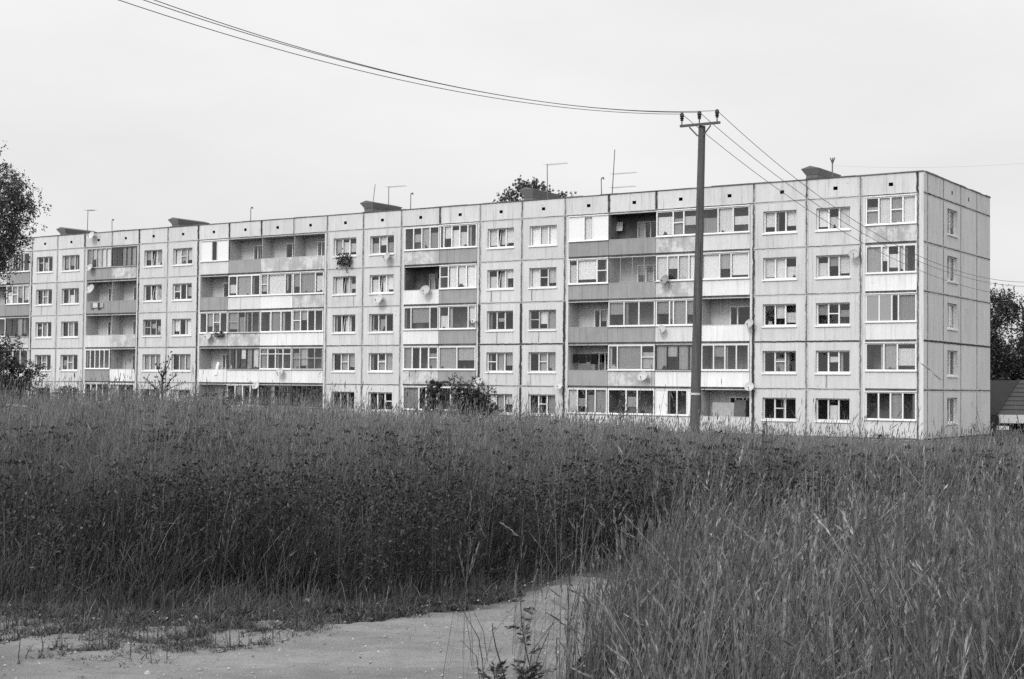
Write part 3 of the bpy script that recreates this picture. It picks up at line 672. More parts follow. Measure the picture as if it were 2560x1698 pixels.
def laundry(px, py, items, label, c=-.12):
    x, z = on_front(px, py, c); o = empty('laundry', loc2world(x, c, z), -ANG); tag(o, label, 'laundry')
    ln = MB(); L = sum(i[0] for i in items)+.2; ln.tube([(-L/2, 0, 0), (L/2, 0, 0)], .008, .2, 4); ln.build('clothes_line', M_METAL, o)
    a = -L/2+.1
    for w_, h_, t_ in items:
        m = MB(); n = 6
        for q in range(n):
            u0, u1 = a+w_*q/n, a+w_*(q+1)/n; f = lambda u: .03*math.sin(u*23)
            m.face([(u0, f(u0), 0), (u1, f(u1), 0), (u1, f(u1)*1.6, -h_), (u0, f(u0)*1.6, -h_)], t_)
        m.build('garment', M_CLOTH, o); a += w_+.02
laundry(241, 757, [(.35, .5, .25), (.5, .4, .75), (.3, .55, .1), (.35, .4, .5)], 'washing with a white cloth hung over the fourth floor loggia panel')
laundry(1462, 885, [(.4, .55, .02), (.5, .6, .025), (.35, .5, .03), (.45, .65, .02)], 'dark washing hanging inside the open second floor loggia', .35)

def leaning(px0, py0, px1, py1, c, name, label, cat, tone, thick=.03, skew=0.0, mat=None):
    xa, za = on_front(px0, py0, c); xb, zb_ = on_front(px1, py1, c); o = MB()
    a0, a1, b0, b1 = min(xa, xb), max(xa, xb), min(za, zb_), max(za, zb_)
    o.box(lambda a, b, q: (a+skew*(b-b0), q+c+.12*(b-b0), b), a0, a1, b0, b1, -thick/2, thick/2, tone)
    ob = o.build(name, mat or M_WOOD, None); ob.location = (CORNER[0], CORNER[1], ZB); ob.rotation_euler = (0, 0, -ANG); tag(ob, label, cat)
leaning(1780, 1006, 1834, 1046, .55, 'board', 'wide pale board leaning inside the open ground floor loggia right of the pole', 'board', .36)
leaning(1838, 1000, 1866, 1046, .75, 'wardrobe', 'dark tall wardrobe at the right of the open ground floor loggia', 'wardrobe', .12, .4)
leaning(1535, 556, 1556, 577, .9, 'picture', 'small pale sheet on the dark left wall of the top floor loggia', 'picture', .5)
leaning(536, 905, 542, 938, -.07, 'plank', 'pale plank leaning out over the second floor white panel', 'plank', .7, .04, .16)
leaning(546, 912, 551, 930, .2, 'plank', 'short plank standing behind the longer leaning plank', 'plank', .55, .04, .1)
leaning(1090, 650, 1098, 695, .6, 'shelf', 'narrow dark shelf in the dark open loggia', 'shelf', .06, .3)
# ================================================================== utility pole and cables
YP = 40.0
pb = at(1735, 1130, YP); ptp = at(1755, 316, YP); gz = float(ground_z(pb[0], YP))
pole = empty('utility_pole', (float(pb[0]), YP, gz)); tag(pole, 'tall grey utility pole with three dark insulators rising from the field', 'utility pole')
px_ = float(ptp[0]-pb[0]); hz = float(ptp[2]-gz)
k = MB(); n = 12; k.tube([(px_*i/n, 0, hz*i/n-.3*(i == 0)) for i in range(n+1)], [.148-.052*i/n for i in range(n+1)], .08, 18); k.build('shaft', M_POLE, pole, smooth=True)
rg = at(1738, 985, YP); k = MB(); k.tube([(float(rg[0]-pb[0]), 0, rg[2]-gz-.03), (float(rg[0]-pb[0]), 0, rg[2]-gz+.03)], .148, .5, 18); k.build('band', M_METAL, pole)
AX = np.array([math.cos(math.radians(32)), -math.sin(math.radians(32))])
TA = lambda a, b, c: (px_+AX[0]*a+math.sin(math.radians(32))*c, AX[1]*a+math.cos(math.radians(32))*c, hz+b)
k = MB(); k.box(TA, -.60, .60, .0, .065, -.17, -.10, .07); k.build('crossarm', M_METAL, pole)
for sgn in (-1, 1):
    k = MB(); k.tube([TA(sgn*.32, -.02, -.13), TA(sgn*.08, -.28, -.10)], .022, .10, 5); k.build('brace', M_METAL, pole)
INS = []
for a in (-.53, 0.0, .53):
    base = TA(a-.02, .07, -.13); k = MB(); prof = [(.0, .055), (.03, .06), (.05, .045), (.08, .085), (.10, .055), (.13, .06), (.16, .085), (.19, .075), (.24, .07), (.28, .04)]
    h0 = .11; prof = [(q[0]*.8, q[1]*.78) for q in prof]
    k.tube([(base[0], base[1], base[2]+h0+q[0]) for q in prof], [q[1] for q in prof], .025, 12)
    io = k.build('insulator', M_METAL, pole, smooth=False)
    p2 = MB(); p2.tube([base, (base[0], base[1], base[2]+h0)], .018, .05, 5); p2.build('pin', M_METAL, io)
    INS.append(np.array([pb[0]+base[0], YP+base[1], gz+base[2]+h0+.19]))
WIRES = [('left', 0, [(1400, 268.5), (900, 176.7), (700, 124), (295, 0)], 28), ('left', 1, [(1400, 261), (900, 162.5), (700, 108.5), (358, 0)], 28), ('left', 2, [(1400, 261), (900, 161), (700, 102.7), (383, 0)], 28),
 ('right', 0, [(1880, 420), (2027, 528), (2143, 605), (2203, 631), (2560, 742)], 34), ('right', 1, [(1880, 390), (2040, 511), (2141, 574), (2190, 602.6), (2560, 716)], 34), ('right', 2, [(1880, 359), (1999, 455.5), (2156, 562.6), (2290, 636), (2560, 706)], 34)]
WL = {('left', 0): 'lowest cable running from the pole top up to the upper left', ('left', 1): 'cable from the middle insulator up to the upper left, just under its twin', ('left', 2): 'topmost cable from the outer right insulator to the upper left',
 ('right', 0): 'lowest cable sagging from the pole across the house front to the right', ('right', 1): 'middle of the cables sagging from the pole across the house corner', ('right', 2): 'upper cable sagging from the pole over the rightmost shaft and loggias'}
for side, idx, pts, tend in WIRES:
    P0 = INS[idx]; d = np.array([math.sin(math.radians(40)), math.cos(math.radians(40))])*(1 if side == 'right' else -1)
    Am, bm = [], []
    for q in pts:
        r = ray(*q); t = (r[0]*P0[1]-P0[0])/(d[0]-r[0]*d[1]); Y = P0[1]+d[1]*t; w = FPX/Y
        Am.append([t*w, t*t*w]); bm.append((r[2]*Y+EYE-P0[2])*w)
    b_, c_ = np.linalg.lstsq(np.array(Am), np.array(bm), rcond=None)[0]
    k = MB(); T = np.linspace(0, tend, 46)
    k.tube([(P0[0]+d[0]*t, P0[1]+d[1]*t, P0[2]+b_*t+c_*t*t) for t in T], .0085, .10, 5)
    tag(k.build('power_cable', M_METAL, None), WL[(side, idx)], 'cable', 'cables of the utility pole')
m0 = loc2world(on_front(2081, 414, 2.5)[0], 2.5, on_front(2081, 414, 2.5)[1]); m1 = at(2700, 397, 70); k = MB()
k.tube([tuple(np.array(m0)*(1-t)+m1*t-np.array([0, 0, 0.25*4*t*(1-t)])) for t in np.linspace(0, 1, 30)], .0045, .3, 4)
tag(k.build('overhead_wire', M_METAL, None), 'faint wire crossing the sky from the forked roof mast to the right', 'wire')

# ================================================================== trees, bushes
def leaf_tree(name, label, cat, base, trunk_pts, trunk_r, tips, blob, nleaf, lsize, tone, group=None, bark=.05, branch_r=.05, hang=0.0, parts=('trunk', 'crown')):
    o = empty(name, tuple(float(q) for q in base)); tag(o, label, cat, group)
    k = MB(); k.tube(trunk_pts, trunk_r, bark, 8)
    tp = np.array(trunk_pts, float)
    for t in tips:
        t = np.array(t, float); j = np.argmin(np.abs(tp[:, 2]-max(t[2]-np.linalg.norm(t[:2]-tp[-1, :2])*.8-.3, tp[0, 2])))
        s = tp[max(j, 1) if len(tp) > 2 else 0]; mid = (s+t)/2+rng.normal(0, .12, 3)*np.linalg.norm(t-s)*.5
        k.tube([tuple(s), tuple(mid), tuple(t)], [branch_r, branch_r*.6, branch_r*.2], bark, 5, cap=False)
        for _ in range(3):
            e = t+rng.normal(0, 1, 3)*blob*.8; k.tube([tuple((mid+t)/2), tuple(e)], [branch_r*.3, branch_r*.1], bark, 4, cap=False)
    k.build(parts[0], M_BARK, o)
    P = []; per = max(1, nleaf//len(tips))
    for t in tips:
        # leaves sit in small sprays around each branch tip
        ns = max(2, per//14); c = np.array(t)+rng.normal(0, 1, (ns, 3))*blob*np.array([1, 1, .8]); 
        for q in c: P.append(q+rng.normal(0, 1, (14, 3))*np.array([.17, .17, .17+hang])*blob-np.array([0, 0, hang*blob*.5]))
    P = np.concatenate(P)
    cards(parts[1], P, lsize, tone, M_LEAF, o, jit=.45)
    return o
def ell_tips(n, c, r, zmin=None, seed=0, shell=.5):
    g = np.random.default_rng(seed); d = g.normal(size=(n, 3)); d /= np.linalg.norm(d, axis=1)[:, None]
    p = np.array(c)+d*np.array(r)*g.uniform(shell, 1, (n, 1)); 
    return p
# tree at the left edge
YL = 58.0; b = at(-150, 1010, YL); gx, gzz = float(b[0]), float(ground_z(b[0], YL))
def rel(px, py, y): p = at(px, py, y); return p-np.array([gx, YL, gzz])
tips = [rel(px, py, YL+rnd.uniform(-1.8, 1.8)) for px, py in [(5, 395), (-30, 440), (20, 440), (40, 455), (60, 470), (78, 500), (88, 520), (55, 520), (30, 500), (10, 520), (70, 555), (45, 570), (15, 570), (-20, 560), (60, 590), (25, 610), (0, 620), (45, 625), (-15, 660), (15, 665), (5, 700), (-30, 690), (20, 640), (-60, 500), (-90, 430), (-120, 380), (-160, 360), (-200, 400), (-240, 460), (-280, 540), (-300, 620), (-250, 680), (-180, 700), (-120, 660), (-100, 580), (-170, 560), (-220, 600), (-60, 620), (-150, 470), (-80, 360)]]
leaf_tree('birch_tree', 'leafy tree reaching in at the left edge above the roof line', 'tree', (gx, YL, gzz), [(0, 0, -.2), (.05, 0, 2), (-.1, 0, 4.5), (.1, .05, 7), (0, 0, 9.0)], [.17, .15, .12, .08, .03], [t-np.array([.45, 0, 0]) for t in tips], .36, 30000, .052, .04, hang=.12)
# bush under it
YB = 44.0; b = at(10, 1030, YB); gx, gzz = float(b[0]), float(ground_z(b[0], YB))
def rel2(px, py): p = at(px, py, YB+rnd.uniform(-.7, .7))-np.array([.14, 0, 0]); return p-np.array([gx, YB, gzz])
tips = [rel2(px, py) for px, py in [(5, 860), (25, 875), (45, 905), (60, 935), (80, 930), (70, 960), (40, 945), (20, 920), (0, 900), (-20, 880), (-40, 900), (10, 960), (35, 980), (55, 985), (25, 1000), (0, 990), (-30, 960), (-60, 930), (-70, 970), (10, 940), (48, 962), (-10, 930)]]
leaf_tree('bush', 'dark bush in front of the block at the left edge', 'bush', (gx, YB, gzz), [(0, 0, -.1), (.05, 0, .5), (0, 0, 1.0)], [.06, .05, .03], tips, .24, 11000, .04, .030, branch_r=.02, parts=('stem', 'foliage'))
# thin leafless-looking sapling
YS = 66.0; b = at(405, 1015, YS); gx, gzz = float(b[0]), float(ground_z(b[0], YS))
def rel3(px, py): p = at(px, py, YS+rnd.uniform(-.4, .4)); return p-np.array([gx, YS, gzz])
tips = [rel3(px, py) for px, py in [(396, 915), (402, 925), (413, 905), (422, 898), (428, 890), (418, 915), (410, 935), (430, 945), (440, 935), (385, 960), (375, 957), (405, 950), (400, 965), (450, 960), (425, 958), (415, 970), (392, 940), (362, 945)]]
leaf_tree('sapling', 'sparse young tree with upright twigs before the second floor windows', 'small tree', (gx, YS, gzz), [(0, 0, -.1), tuple(rel3(406, 985)), tuple(rel3(406, 945))], [.07, .06, .04], tips, .15, 750, .035, .06, branch_r=.035, parts=('trunk', 'crown'))
# bushes at the foot of the house
YM = 62.0
def bush(px, py, pts, label, blob, n, tone, name='bush', ls=.042):
    b = at(px, py, YM); gx, gzz = float(b[0]), float(ground_z(b[0], YM))
    tips = [at(q[0], q[1], YM+rnd.uniform(-.5, .5))-np.array([gx, YM, gzz]) for q in pts]
    leaf_tree(name, label, 'bush', (gx, YM, gzz), [(0, 0, -.1), (.03, 0, .6), (0, 0, 1.2)], [.06, .05, .03], tips, blob, n, ls, tone, branch_r=.02, parts=('stem', 'foliage'))
bush(1165, 1045, [(1138, 966), (1160, 980), (1175, 972), (1188, 984), (1198, 996), (1205, 1000), (1150, 995), (1165, 1000), (1180, 1000), (1140, 1005), (1155, 1015), (1175, 1018), (1195, 1015), (1210, 1020), (1222, 1028), (1145, 1030), (1170, 1032), (1190, 1032), (1215, 986), (1228, 1036)], 'dense dark bush against the house, widest of the bushes', .25, 10000, .022)
bush(1080, 1045, [(1085, 960), (1098, 962), (1078, 975), (1092, 975), (1080, 990), (1095, 995), (1075, 1005), (1090, 1012), (1097, 1020), (1078, 1025), (1070, 1030), (1094, 1033)], 'narrow upright bush left of the dense dark bush', .16, 4200, .035)
bush(1553, 1050, [(1550, 1010), (1558, 1015), (1553, 1022), (1560, 1030), (1548, 1032)], 'small loose shrub before a ground floor loggia left of the pole', .12, 500, .07, 'shrub')
# tree behind the roof
YT = 116.0; b = at(1330, 1010, YT); gx = float(b[0]); gzz = float(ground_z(gx, YT))
def rel4(px, py): p = at(px, py, YT+rnd.uniform(-1.5, 1.5)); return p-np.array([gx, YT, gzz])
tips = [rel4(px, py) for px, py in [(1300, 458), (1310, 466), (1322, 464), (1333, 458), (1345, 468), (1318, 474), (1352, 474), (1362, 480), (1336, 476), (1296, 470), (1272, 486), (1280, 484), (1290, 494), (1264, 500), (1255, 498), (1398, 489), (1410, 490), (1368, 494), (1310, 484), (1340, 488), (1400, 500), (1290, 506), (1330, 506), (1250, 520), (1420, 520), (1370, 515), (1300, 540), (1380, 550)]]
leaf_tree('tall_tree', 'tree crown showing over the roof around a brick shaft', 'tree', (gx, YT, gzz), [(0, 0, -.2), (.1, 0, 6), (-.1, 0, 12), (0, 0, 16.5)], [.3, .25, .18, .06], tips, .27, 9000, .07, .05, branch_r=.06)
# trees right of the gable
def right_tree(px, base_y, y, pts, label, blob, n, tone, ls):
    b = at(px, base_y, y); gx = float(b[0]); gzz = float(ground_z(gx, y))
    tips = [at(q[0], q[1], y+rnd.uniform(-2, 2))-np.array([gx, y, gzz]) for q in pts]
    leaf_tree('willow_tree', label, 'tree', (gx, y, gzz), [(0, 0, -.2), (.1, 0, 3), (-.05, 0, 6), (0, 0, 8.5)], [.28, .24, .18, .06], tips, blob, n, ls, tone, branch_r=.05, hang=.35, group='dark trees beyond the gable')
g4 = np.random.default_rng(4)
pts = [(2484, 738), (2496, 742), (2508, 748), (2520, 752), (2532, 765), (2538, 778), (2525, 775), (2505, 765), (2490, 760), (2480, 780), (2500, 790), (2515, 788), (2530, 790), (2486, 805), (2495, 820), (2482, 840), (2494, 860)] + [(g4.uniform(2470, 2512), g4.uniform(860, 975)) for _ in range(40)] + [(g4.uniform(2430, 2475), g4.uniform(745, 960)) for _ in range(24)]
right_tree(2490, 1075, 118, pts, 'dark tree with a rounded top standing close beside the gable wall', .55, 22000, .017, .10)
pts = [(2556, 820), (2562, 812), (2550, 850), (2540, 872), (2530, 880), (2558, 868), (2575, 800), (2590, 790), (2610, 800), (2630, 830)] + [(g4.uniform(2512, 2640), g4.uniform(880, 980)) for _ in range(60)]
right_tree(2560, 1075, 121, pts, 'dark drooping tree at the right edge behind the low roofs', .55, 20000, .017, .10)

# ================================================================== houses beyond the gable
def house(y, pts, label): pass
YH = 103.0
p = at(2560, 1060, YH); hz0 = float(ground_z(p[0], YH)); o = empty('house', (float(p[0])-1.2, YH, hz0)); tag(o, 'low house with a wide dark roof under the trees beyond the gable', 'house')
ze = at(2520, 1034, YH)[2]-hz0; zr = at(2520, 951, YH+4)[2]-hz0
k = MB(); k.box(TF, -6, 8, -.3, ze, 0, 8, (.5, .2, 0)); k.build('wall', M_WALL, o)
k = MB(); k.face([(-6.6, -.6, ze-.1), (8.6, -.6, ze-.1), (8.6, 4, zr), (-6.6, 4, zr)], .028); k.face([(-6.6, 8.6, ze-.1), (8.6, 8.6, ze-.1), (8.6, 4, zr), (-6.6, 4, zr)], .028)
k.box(TF, -6.6, 8.6, ze-.22, ze-.102, -.62, -.56, .03); k.build('roof', M_ROOF, o)
k = MB(); k.box(TF, -1.6, -.7, .6, 1.7, -.06, .02, .03); k.build('window', M_FRAME, o)
YG = 92.0
e0 = at(2493, 1036, YG); o = empty('shed', (float(e0[0]), YG, float(ground_z(e0[0], YG)))); tag(o, 'open fronted shed with a pale fascia board and grey hipped roof at the right edge', 'shed')
z0 = o.location[2]; ze = at(2500, 1036, YG)[2]-z0; zf = at(2507, 1058, YG)[2]-z0; zr = at(2530, 950, YG+4)[2]-z0
k = MB(); k.face([(0, 0, ze), (9, 0, ze), (9, 4.2, zr), (2.84, 4.2, zr)], .075)
for q_ in range(1, 8): f_ = q_/8; k.box(lambda a, b, c: (a, 4.2*b, ze+(zr-ze)*b+.02+c), 2.84*f_, 9, f_-.004, f_+.004, 0, .03, .05)
k.tube([(0, 0, ze+.03), (2.84, 4.2, zr+.03)], .07, .04, 5); k.face([(0, 0, ze), (2.84, 4.2, zr), (2.9, 8.2, ze)], .07); k.face([(2.9, 8.2, ze), (2.84, 4.2, zr), (9, 4.2, zr), (9, 8.2, ze)], .1); k.build('roof', M_ROOF, o)
k = MB()
for a in range(4): k.box(TF, .1+a*2.0 if a else .12, .1+(a+1)*2.0-.02, zf, ze-.02, -.06-.02*(a % 2), -.01, .62)
k.face([(.1, -.06, ze-.02), (.1, 0.4, ze-.02), (.38, -.03, zf)], .55)
k.build('fascia', M_FRAME, o)
k = MB(); k.box(TF, .5, 9, -.3, ze-.2, 3.2, 3.4, .03); k.box(TF, .5, .7, -.3, ze-.05, .2, 3.2, .05); k.build('back_wall', M_INNER, o)
for a in (.55, 3.2, 6.0):
    k = MB(); k.box(TF, a, a+.14, -.3, zf-.01, .12, .26, .08); k.build('post', M_WOOD, o)
wb = at(2506, 1070, 90); k = MB(); k.box(lambda a, b, c: (wb[0]+a, 90+c, wb[2]+b), -.35, .4, -.12, .12, -.03, .03, .7); k.box(lambda a, b, c: (wb[0]+a, 90+c, wb[2]+b), -.05, .03, -1.6, -.12, -.03, .03, .3)
tag(k.build('board', M_WOOD, None), 'short white board low in front of the shed beside the gable', 'board')
pk_ = at(58, 1016, 40); k = MB()
for i in range(3): k.box(lambda a, b, c: (pk_[0]+a-.1*i, 40+c, pk_[2]+b-.08*a), -.45, .3, -.02-.075*i, .03-.075*i, -.05-.05*i, .05-.05*i, (.62, .4, .3)[i])
k.box(lambda a, b, c: (pk_[0]+a, 40+c, pk_[2]+b), -.2, -.1, -.9, -.05, -.04, .04, .2)
tag(k.build('plank_pile', M_WOOD, None), 'few pale planks lying by the dark bush at the left edge', 'planks')

# ================================================================== grass and weeds
def ribbons(x, y, z, h, lean, az, w, tone, levels=(0, .4, .75, 1.0), prof=(1.0, .9, .6, .08), tip=None, face=None):
    n = len(x); L = len(levels); t = np.array(levels)
    b = rng.uniform(0, np.pi, n) if face is None else face
    dx = np.cos(az)[:, None]*lean[:, None]*h[:, None]*t**2; dy = np.sin(az)[:, None]*lean[:, None]*h[:, None]*t**2
    zz = h[:, None]*(t*(1-.28*np.minimum(lean, 1.2)[:, None]*t))
    C = np.stack([x[:, None]+dx, y[:, None]+dy, z[:, None]+zz], -1)
    o = np.stack([np.cos(b), np.sin(b), np.zeros(n)], -1)[:, None, :]*(w[:, None, None]*np.array(prof)[None, :, None]/2)
    V = np.stack([C-o, C+o], 2)                     # n, L, 2, 3
    base = (np.arange(n)*L*2)[:, None]; k = np.arange(L-1)*2
    Q = np.stack([base+k, base+k+1, base+k+3, base+k+2], -1).reshape(-1, 4)
    T = np.repeat(tone[:, None], L*2, 1)
    return V.reshape(-1, 3), Q, T.ravel(), C
class Acc:
    def __init__(s): s.V = []; s.Q = []; s.T = []; s.n = 0
    def add(s, V, Q, T): s.V.append(V); s.Q.append(Q+s.n); s.T.append(T); s.n += len(V)
    def build(s, name, mat, **k):
        o = np_mesh(name, np.concatenate(s.V), np.concatenate(s.Q), np.concatenate(s.T), mat); tag(o, **k); return o
def panicles(acc, C, w, ln, tone):
    """near seed heads: short narrow spikelets set along both sides of the stalk's tip"""
    n = len(C); tip = C[:, -1]; d = C[:, -1]-C[:, -2]; d /= np.linalg.norm(d, axis=1)[:, None]
    for q in range(11):
        f = q/10.0; a = rng.normal(size=(n, 3)); e = np.cross(d, a); e /= np.linalg.norm(e, axis=1)[:, None]
        c = tip-d*(ln*(.85-f))[:, None]; sp = d*.95+e*(.26*(1-.6*f)); sp /= np.linalg.norm(sp, axis=1)[:, None]
        g_ = np.cross(sp, rng.normal(size=(n, 3))); g_ /= np.linalg.norm(g_, axis=1)[:, None]
        l_ = (ln*.42*rng.uniform(.6, 1.2, n)*(1-.4*f))[:, None]; ww = (w*.19*rng.uniform(.7, 1.3, n))[:, None]
        V = np.stack([c, c+sp*l_*.5+g_*ww, c+sp*l_, c+sp*l_*.5-g_*ww], 1)
        acc.add(V.reshape(-1, 3), np.arange(4*n).reshape(n, 4), np.repeat(tone*rng.uniform(.7, 1.3, n), 4))
def heads(acc, C, w, ln, tone):
    if len(C) and np.median(C[:, 0, 1]) < 14.5: return panicles(acc, C, w, ln, tone)
    """seed heads at the tips of stalks: two crossed spindles along the stalk's end"""
    n = len(C); tip = C[:, -1]; d = C[:, -1]-C[:, -2]; d /= np.linalg.norm(d, axis=1)[:, None]
    for q in range(2):
        a = rng.normal(size=(n, 3)) if q == 0 else None
        if q == 0: e = np.cross(d, a); e /= np.linalg.norm(e, axis=1)[:, None]
        else: e = np.cross(d, e)
        ts = (-.55, -.2, .15, .5); pr = (.25, 1, .75, .08)
        V = np.stack([np.stack([tip+d*ln[:, None]*t-e*w[:, None]*p/2, tip+d*ln[:, None]*t+e*w[:, None]*p/2], 1) for t, p in zip(ts, pr)], 1)
        base = (np.arange(n)*8)[:, None]; k = np.arange(3)*2
        acc.add(V.reshape(-1, 3), np.stack([base+k, base+k+1, base+k+3, base+k+2], -1).reshape(-1, 4), np.repeat(tone, 8))
def house_front_y(x): 
    # distance of the house front at world x
    return CORNER[1]-(x-CORNER[0])*EX[1]/EX[0]*-1 if False else CORNER[1]+(x-CORNER[0])*(EX[1]/EX[0])
def sow(acc, y0, y1, dens, hmean, w, tone, stalk=.2, cond=None, hscale=None, margin=3.0, headw=.02, stalk_tone=.14, lean=.3, maxh=9, headfrac=1.0, clump=.55, cf=.9):
    A = .42*(y1*y1-y0*y0)+2*margin*(y1-y0); n = int(A*dens)
    yy = np.sqrt(rng.uniform(y0*y0, y1*y1, n)); xx = rng.uniform(-1, 1, n)*(.42*yy+margin)
    keep = np.ones(n, bool)
    if cond is not None: keep &= cond(xx, yy)
    patch = vnoise(xx, yy, cf, 21)
    keep &= rng.uniform(0, 1, n) < (clump+(1-clump)*smooth(.3, .6, patch))
    xx, yy, patch = xx[keep], yy[keep], patch[keep]; n = len(xx)
    if n == 0: return
    zz = ground_z(xx, yy)-.02
    hs = np.ones(n) if hscale is None else hscale(xx, yy)
    big = vnoise(xx, yy, .45, 33)
    h = np.clip(rng.normal(hmean, hmean*.2, n), .12, maxh)*hs*(.72+.56*big)*(.68+.64*vnoise(xx, yy, 1.7, 35))
    wind = .6
    az = wind*.5+(vnoise(xx, yy, 1.3, 71)-.5)*5+rng.normal(0, .9, n); ln = np.abs(rng.normal(0, lean, n))+.05; bent = rng.uniform(0, 1, n) < .10; ln[bent] += rng.uniform(.3, .9, bent.sum())
    tn = tone*(.42+1.16*vnoise(xx, yy, .8, 44))*rng.uniform(.45, 1.6, n)
    tn *= 1-.5*smooth(.62, .72, vnoise(xx, yy, .55, 91)); dead = rng.uniform(0, 1, n) < .10; tn[dead] = tone*rng.uniform(1.8, 3.2, dead.sum())
    st = rng.uniform(0, 1, n) < stalk
    V, Q, T, C = ribbons(xx[~st], yy[~st], zz[~st], h[~st], ln[~st], az[~st], w*rng.uniform(.6, 1.4, (~st).sum()), tn[~st]); acc.add(V, Q, T)
    if st.any():
        hh = h[st]*rng.uniform(1.05, 1.32, st.sum()); sl = ln[st]*.5
        V, Q, T, C = ribbons(xx[st], yy[st], zz[st], hh, sl, az[st], np.full(st.sum(), w*.5), stalk_tone*rng.uniform(.45, 1.4, st.sum()), prof=(1, .9, .7, .5)); acc.add(V, Q, T)
        m_ = rng.uniform(0, 1, len(C)) < headfrac; k_ = int(m_.sum())
        if k_: heads(acc, C[m_], headw*rng.uniform(.6, 1.3, k_), rng.uniform(.08, .17, k_)*np.minimum(hs[st][m_]+.2, 1), stalk_tone*rng.uniform(.8, 1.5, k_))
G = Acc()
above = lambda x, y: y > bank_y(x)+.05+.35*vnoise(x, y, 2.0, 8)
edge = lambda x, y: .20+.80*smooth(.2, 2.9, y-bank_y(x)+1.7*(vnoise(x, y, 1.1, 12)-.5))
front = lambda x, y: y < house_front_y(x)-.6
sow(G, 9.5, 15.5, 900, .66, .005, .024, .10, above, edge, lean=.55, headw=.009, stalk_tone=.08, clump=.3, cf=1.6)  # darker bank plants, with bank shade and lit far tops put into the tones
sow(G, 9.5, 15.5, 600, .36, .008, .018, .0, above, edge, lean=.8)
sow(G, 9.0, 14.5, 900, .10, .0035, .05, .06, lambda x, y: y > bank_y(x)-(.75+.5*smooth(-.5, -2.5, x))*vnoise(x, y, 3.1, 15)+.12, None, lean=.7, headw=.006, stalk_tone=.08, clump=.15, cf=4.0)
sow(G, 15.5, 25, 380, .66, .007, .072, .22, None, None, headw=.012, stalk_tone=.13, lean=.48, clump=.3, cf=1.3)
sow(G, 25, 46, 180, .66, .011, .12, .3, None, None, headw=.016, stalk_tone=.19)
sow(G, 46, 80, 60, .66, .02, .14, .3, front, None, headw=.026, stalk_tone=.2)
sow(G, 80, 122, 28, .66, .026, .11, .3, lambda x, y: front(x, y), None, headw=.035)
# tall grass beside the gable and the far right
sow(G, 78, 92, 40, .8, .03, .11, .3, lambda x, y: (x-CORNER[0])*EX[0]+(y-CORNER[1])*EX[1] > .5, None, headw=.05)
sow(G, 9.8, 15.0, 9, .70, .010, .05, 1.0, above, edge, headw=.014, stalk_tone=.13, lean=.9, headfrac=.6)
sow(G, 24, 47, 1.3, .95, .018, .04, 1.0, None, None, headw=.018, stalk_tone=.045, lean=.15)
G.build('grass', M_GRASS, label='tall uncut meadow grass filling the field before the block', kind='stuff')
N_ = Acc()
nearc = lambda x, y: (x > near_x(y)+.10+.35*(vnoise(x, y, 2.5, 14)-.3)) & (y < np.interp(x, NEAR[::-1, 0], NEAR[::-1, 1])-.05)
ned = lambda x, y: (.5+.5*smooth(0, .7, x-near_x(y)))
sow(N_, 2.9, 11.8, 620, .50, .0065, .046, .0, nearc, ned, lean=.55, margin=3.2, clump=.15, cf=2.4)
sow(N_, 2.9, 11.8, 600, .30, .006, .016, .0, nearc, ned, lean=.7, margin=3.2)  # low blades toned dark to paint the shaded gaps between stalks
sow(N_, 2.9, 11.8, 760, .64, .0095, .09, 1.0, nearc, ned, headw=.019, stalk_tone=.112, lean=.50, margin=3.2, headfrac=.6, clump=.08, cf=2.4)
sow(N_, 4.0, 11.0, 60, .70, .009, .1, 1.0, lambda x, y: nearc(x, y) & (x > near_x(y)+.5), ned, headw=.020, stalk_tone=.20, lean=.75, margin=3.2)
# thin outliers at the sand's edge
sow(N_, 6.0, 12.0, 48, .54, .006, .06, .6, lambda x, y: (x > near_x(y)-.75*vnoise(x, y, 2.0, 77)) & (x < near_x(y)+.4) & (y < bank_y(x)-.8), None, headw=.010, stalk_tone=.13, margin=3.2)
N_.build('long_grass', M_GRASS, label='near stand of long seeding grass right of the sandy path', kind='stuff')

